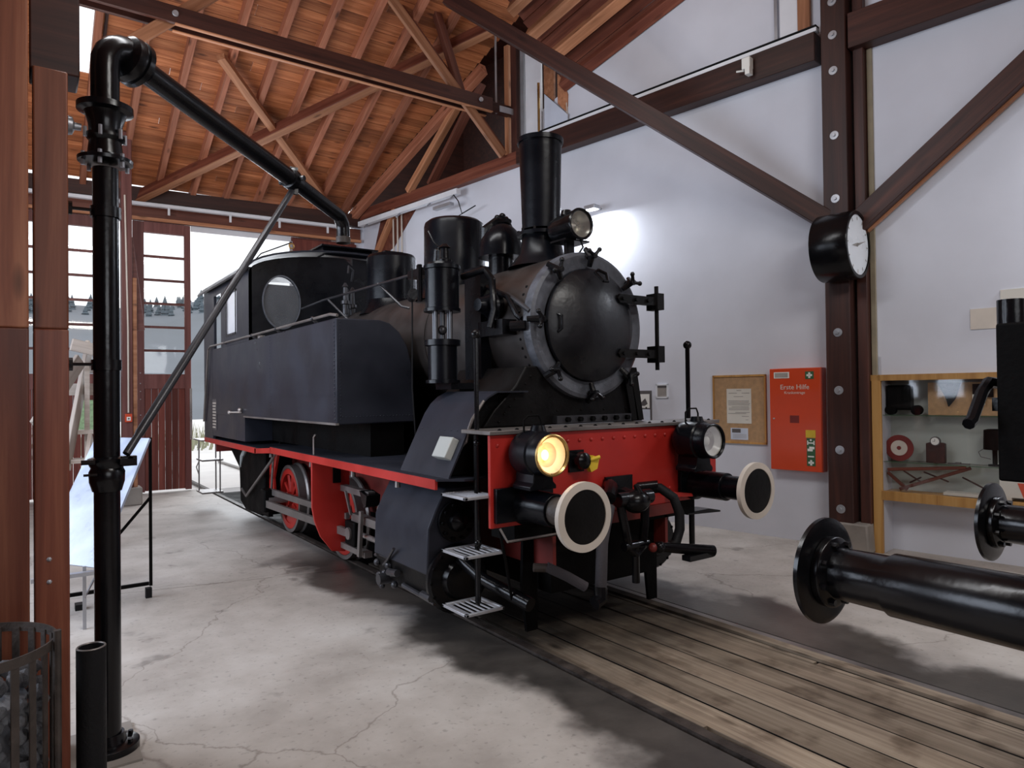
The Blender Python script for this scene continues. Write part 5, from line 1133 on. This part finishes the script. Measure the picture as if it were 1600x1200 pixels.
pb = MB(WALL).box((uc-.13, -.024, 1.20), (uc+.11, -.0205, 1.35)).build('paper_notice', 'bluepaper'); tag(pb, 'small card with dark picture pinned below the typed document', 'paper')
MB(WALL).box((uc-.11, -.0255, 1.29), (uc+.01, -.0245, 1.34)).build('printed_picture', 'ink', pb)
t3 = MB(WALL)
for i in range(4): t3.box((uc-.10, -.0255, 1.265-.015*i), (uc+.09, -.0245, 1.27-.015*i))
t3.build('typed_lines', 'lightink', pb, kind='stuff')

# photo board behind the platform, small wall niche
pbd = thing('photo_board', 'dark photo display board with pictures of steam engines', 'photo board', WP(-3.3, 0, 1.3))
MB(WALL).box((-3.75, -.03, 1.20), (-3.08, 0, 1.85)).build('backing', 'ink', pbd)
MB(WALL).box((-3.32, -.035, 1.60), (-3.10, -.03, 1.80)).build('photograph', 'enamel', pbd)
MB(WALL).prism([(-3.29, 1.72), (-3.24, 1.68), (-3.17, 1.74), (-3.13, 1.66), (-3.18, 1.63), (-3.26, 1.63)], 'y', -.037, -.035).build('engine_picture', 'ink', pbd)
MB(WALL).box((-3.52, -.035, 1.66), (-3.42, -.03, 1.79)).build('photograph', 'paper', pbd)
MB(WALL).box((-3.49, -.035, 1.60), (-3.36, -.03, 1.625)).build('caption', 'enamel', pbd)
for z in (1.53, 1.45, 1.37): MB(WALL).box((-3.46+(1.53-z)*.5, -.035, z), (-3.39+(1.53-z)*.5, -.03, z+.05)).build('caption', 'paper', pbd)
MB(WALL).box((-3.34, -.04, 1.22), (-3.09, -.033, 1.58)).build('text_sheet', 'bluepaper', pbd)
nc = thing('wall_niche_box', 'small square grey box recess with pale rim on the white wall', 'wall box', WP(-2.9, 0, 1.7))
ring_ = MB(WALL).box((-3.0, -.02, 1.74), (-2.98, 0, 1.94)).box((-2.82, -.02, 1.74), (-2.80, 0, 1.94)).box((-3.0, -.02, 1.92), (-2.80, 0, 1.94)).box((-3.0, -.02, 1.74), (-2.80, 0, 1.76)).build('rim', 'white', nc, kind='stuff')
MB(WALL).box((-2.985, -.004, 1.755), (-2.815, -.001, 1.925)).build('recess_back', 'lightink', nc)
MB(WALL).box((-2.985, -.006, 1.885), (-2.815, -.004, 1.925)).build('recess_shutter', 'ink', nc)

# wall floodlights (lit) and wall-beam camera
def flood(u, z, label, lit=True, seen=True):
    t = thing('wall_floodlight', label, 'floodlight', WP(u, .2, z), 'wall floodlights')
    MB(WALL).box((u-.10, -.30, z), (u+.10, -.16, z+.06)).build('housing', 'galv', t, bevel=.005)
    MB(WALL).box((u-.08, -.285, z-.006), (u+.08, -.175, z-.001)).build('lamp_glass', 'litface', t)
    MB(WALL).tube([(u, -.16, z+.03), (u, 0, z+.05)], .012, 6).build('arm', 'galv', t)
    l = bpy.data.lights.new('flood_light', 'AREA'); l.shape = 'RECTANGLE'; l.size = .2; l.size_y = .12; l.energy = 46; l.color = (.88, .93, 1)
    o = bpy.data.objects.new('flood_light', l); COL.objects.link(o); o.location = WP(u, .24, z-.02); o.rotation_euler = (0, 0, 0)
flood(-3.95, 4.60, 'lit floodlight on the white wall behind the headlamp of the engine')
flood(-6.0, 4.55, 'bright lit floodlight on the white wall between steam bell and chimney')
flood(2.6, 4.60, 'lit floodlight on the white wall above the showcase')
cm = thing('wall_sensor', 'small white sensor with bracket clipped on the dark wall beam', 'sensor', WP(-1.4, .2, 5.8))
MB(WALL).box((-1.47, -.32, 5.84), (-1.36, -.22, 5.98)).build('body', 'enamel', cm, bevel=.01)
MB(WALL).box((-1.42, -.33, 5.76), (-1.36, -.24, 5.85)).build('bracket', 'enamel', cm)
MB(WALL).tube([(-1.46, -.27, 5.84), (-1.56, -.27, 5.86)], .012, 6).build('stub_arm', 'enamel', cm)
# tray on the thin chains above the steam dome
hg = thing('hanging_bracket', 'thin grey wire bracket under the lamp rail above the steam dome', 'bracket', WP(-7.1, .3, 5.1))
MB(WALL).tube([(-7.2, -.28, 5.55), (-7.0, -.30, 5.35), (-6.9, -.30, 5.10), (-7.2, -.32, 5.02)], .010, 6).tube([(-6.9, -.30, 5.10), (-6.55, -.28, 5.18)], .010, 6).build('wire', 'dull', hg, kind='stuff')
MB(WALL).box((-7.6, -.42, 5.28), (-7.1, -.32, 5.34)).build('tray', 'galv', hg)

# wall signs over the showcase
s1_ = MB(WALL).box((.84, -.012, 2.44), (1.16, 0, 2.65)).build('wall_plaque', 'cream'); tag(s1_, 'blank stone-coloured plaque on the wall above the showcase', 'plaque')
s2_ = MB(WALL).box((1.10, -.014, 2.44), (1.55, 0, 2.82)).build('wall_poster', 'paper'); tag(s2_, 'pale wall poster partly hidden by the black signal box', 'poster')

# ------------------------------------------------------------------ showcase
SH = thing('showcase', 'honey-coloured wooden wall showcase with glass shelves', 'showcase', WP(.6, 0, 0))
MB(WALL).box((-.115, -.05, 0), (-.02, .0, 1.99)).build('corner_leg', 'yellowwood', SH, bevel=.004)
MB(WALL).box((-.20, -.02, 0), (-.13, .0, 1.99)).build('side_board', 'yellowwood', SH)
MB(WALL).box((-.20, -.05, 1.93), (2.4, .0, 1.995)).build('top_rail', 'yellowwood', SH)
MB(WALL).box((-.03, -.05, .60), (2.4, .0, .70)).build('bottom_rail', 'yellowwood', SH)
MB(WALL).box((-.03, 0, .66), (2.4, .30, .69)).build('bottom_board', 'yellowwood', SH)
MB(WALL).box((-.10, 0, .6), (-.08, .30, 1.95)).build('side_panel', 'yellowwood', SH)
MB(WALL).box((-.03, .28, .69), (2.4, .295, 1.94)).build('back_panel', 'caseback', SH)
MB(WALL).box((-.03, 0, 1.94), (2.4, .30, 1.96)).build('top_board', 'yellowwood', SH)
for z in (1.02, 1.54): MB(WALL).box((-.03, .02, z), (2.4, .28, z+.006)).build('glass_shelf', 'lensglass', SH)
for z in (1.02, 1.54): MB(WALL).box((-.03, .018, z), (2.4, .022, z+.006)).build('shelf_edge', 'green', SH)
MB(WALL).box((-.02, -.012, .70), (2.4, -.008, 1.93)).build('glass_front', 'glass', SH)
def sh(u, z): return u, z
# top shelf
ol = thing('old_lantern', 'squat dark signal lantern on the top shelf of the showcase', 'lantern', WP(.12, -.15, 1.55))
MB(WALL).box((-.0, .08, 1.60), (.24, .24, 1.88)).build('housing', 'dull', ol, bevel=.02)
MB(WALL).cyl((.30, .07, 1.60), (.30, .15, 1.60), .055, n=18).build('lens_tube', 'dull', ol)
MB(WALL).cyl((.04, .07, 1.60), (.04, .15, 1.60), .055, n=18).build('lens_tube', 'dull', ol)
hb = thing('tool_board', 'brown mounting board with old iron tools on the top shelf', 'board', WP(.8, -.1, 1.55))
MB(WALL).box((.40, .14, 1.548), (1.25, .17, 1.90)).build('board', 'cork', hb)
MB(WALL).prism([(.50, 1.90), (.72, 1.90), (.66, 1.72), (.60, 1.64), (.58, 1.72)], 'y', .10, .14).build('iron_hook', 'dull', hb)
MB(WALL).box((.82, .11, 1.74), (1.0, .14, 1.88)).build('iron_clamp', 'dull', hb)
MB(WALL).box((.82, .10, 1.66), (.93, .105, 1.77)).build('tag', 'paper', hb)
MB(WALL).box((1.05, .10, 1.60), (1.12, .105, 1.68)).build('tag', 'paper', hb)
# middle shelf
sg = thing('signal_disc', 'round maroon and cream signal disc leaning on the middle shelf', 'disc', WP(.08, -.15, 1.03))
MB(WALL).lathe([(0, .145), (.012, .145)], (.11, .12, 1.175), (0, 1, 0), 36).build('disc', 'darkred', sg)
MB(WALL).lathe([(-.004, .085), (.0, .085)], (.11, .12, 1.175), (0, 1, 0), 32).build('centre_plate', 'cream', sg)
MB(WALL).lathe([(-.008, .022), (-.004, .022)], (.11, .12, 1.175), (0, 1, 0), 20).build('centre_dot', 'darkred', sg)
mc = thing('mantel_clock', 'small brown wooden clock with round dial on the middle shelf', 'clock', WP(.46, -.15, 1.03))
MB(WALL).prism([(.38, 1.03), (.56, 1.03), (.56, 1.24), (.53, 1.25), (.41, 1.25), (.38, 1.24)], 'y', .10, .17).build('case', 'beam', mc, bevel=.006)
MB(WALL).lathe([(0, .05), (-.03, .05), (-.035, .04)], (.47, .13, 1.265), (0, 1, 0), 24).build('dial_housing', 'ink', mc)
MB(WALL).lathe([(-.037, .001), (-.037, .040)], (.47, .13, 1.265), (0, 1, 0), 24, close=False).build('dial', 'enamel', mc)
MB(WALL).box((.45, .091, 1.264), (.47, .092, 1.268)).box((.468, .091, 1.265), (.472, .092, 1.290)).build('clock_hands', 'ink', mc, kind='stuff')
tl_ = MB(WALL).box((.58, .12, 1.028), (.78, .14, 1.040)).box((.65, .11, 1.028), (.70, .15, 1.048)).build('small_tool', 'ink'); tag(tl_, 'thin black hand tool lying beside the small brown clock', 'tool')
dl = thing('desk_lamp', 'small black hand lamp with wire handle on the middle shelf', 'lamp', WP(.95, -.15, 1.03))
MB(WALL).lathe([(0, .10), (.20, .095), (.21, .06)], (1.0, .14, 1.20), (0, 0, 1), 20).build('shade', 'dull', dl)
MB(WALL).cyl((1.0, .14, 1.03), (1.0, .14, 1.20), .022, n=10).build('stem', 'dull', dl)
MB(WALL).cyl((1.0, .14, 1.028), (1.0, .14, 1.045), .06, n=16).build('foot', 'dull', dl)
MB(WALL).tube([(.97, .12, 1.10), (.88, .12, 1.12), (.86, .12, 1.17), (.90, .12, 1.2)], .004, 5).build('wire_handle', 'ink', dl)
# bottom shelf
fr_ = thing('folding_gauge', 'dark red folding wooden measuring frame lying on the bottom shelf', 'gauge', WP(.4, -.1, .70))
for a, b in (((-.0, .93), (.76, 1.0)), ((.12, .72), (.80, 1.0)), ((.0, .90), (.20, .72))):
    timber('wooden_bar', WALL @ Vector((a[0], .08, a[1])), WALL @ Vector((b[0], .08, b[1])), .03, .035, 'redbeam', fr_)
for a, b in (((.16, .93), (.36, .80)), ((.22, .80), (.34, .87)), ((.36, .93), (.60, .84)), ((.72, .90), (.95, .78))):
    timber('iron_link', WALL @ Vector((a[0], .075, a[1])), WALL @ Vector((b[0], .075, b[1])), .012, .018, 'beam', fr_)
bk = MB(WALL).prism([(.55, .70), (1.15, .70), (1.15, .73), (.55, .73)], 'y', .05, .22).build('open_book', 'paper'); tag(bk, 'open pale book lying on the showcase floor beside the folding frame', 'book')
fdl = MB(WALL).box((1.05, .05, .73), (1.5, .2, .90)).build('printed_folder', 'paper'); tag(fdl, 'upright white printed folder with red cover edge at the showcase floor', 'folder')
MB(WALL).prism([(1.25, .73), (1.32, .73), (1.26, .88), (1.20, .88)], 'y', .045, .049).build('red_edge', 'signred', fdl)

bpy.context.view_layer.update()
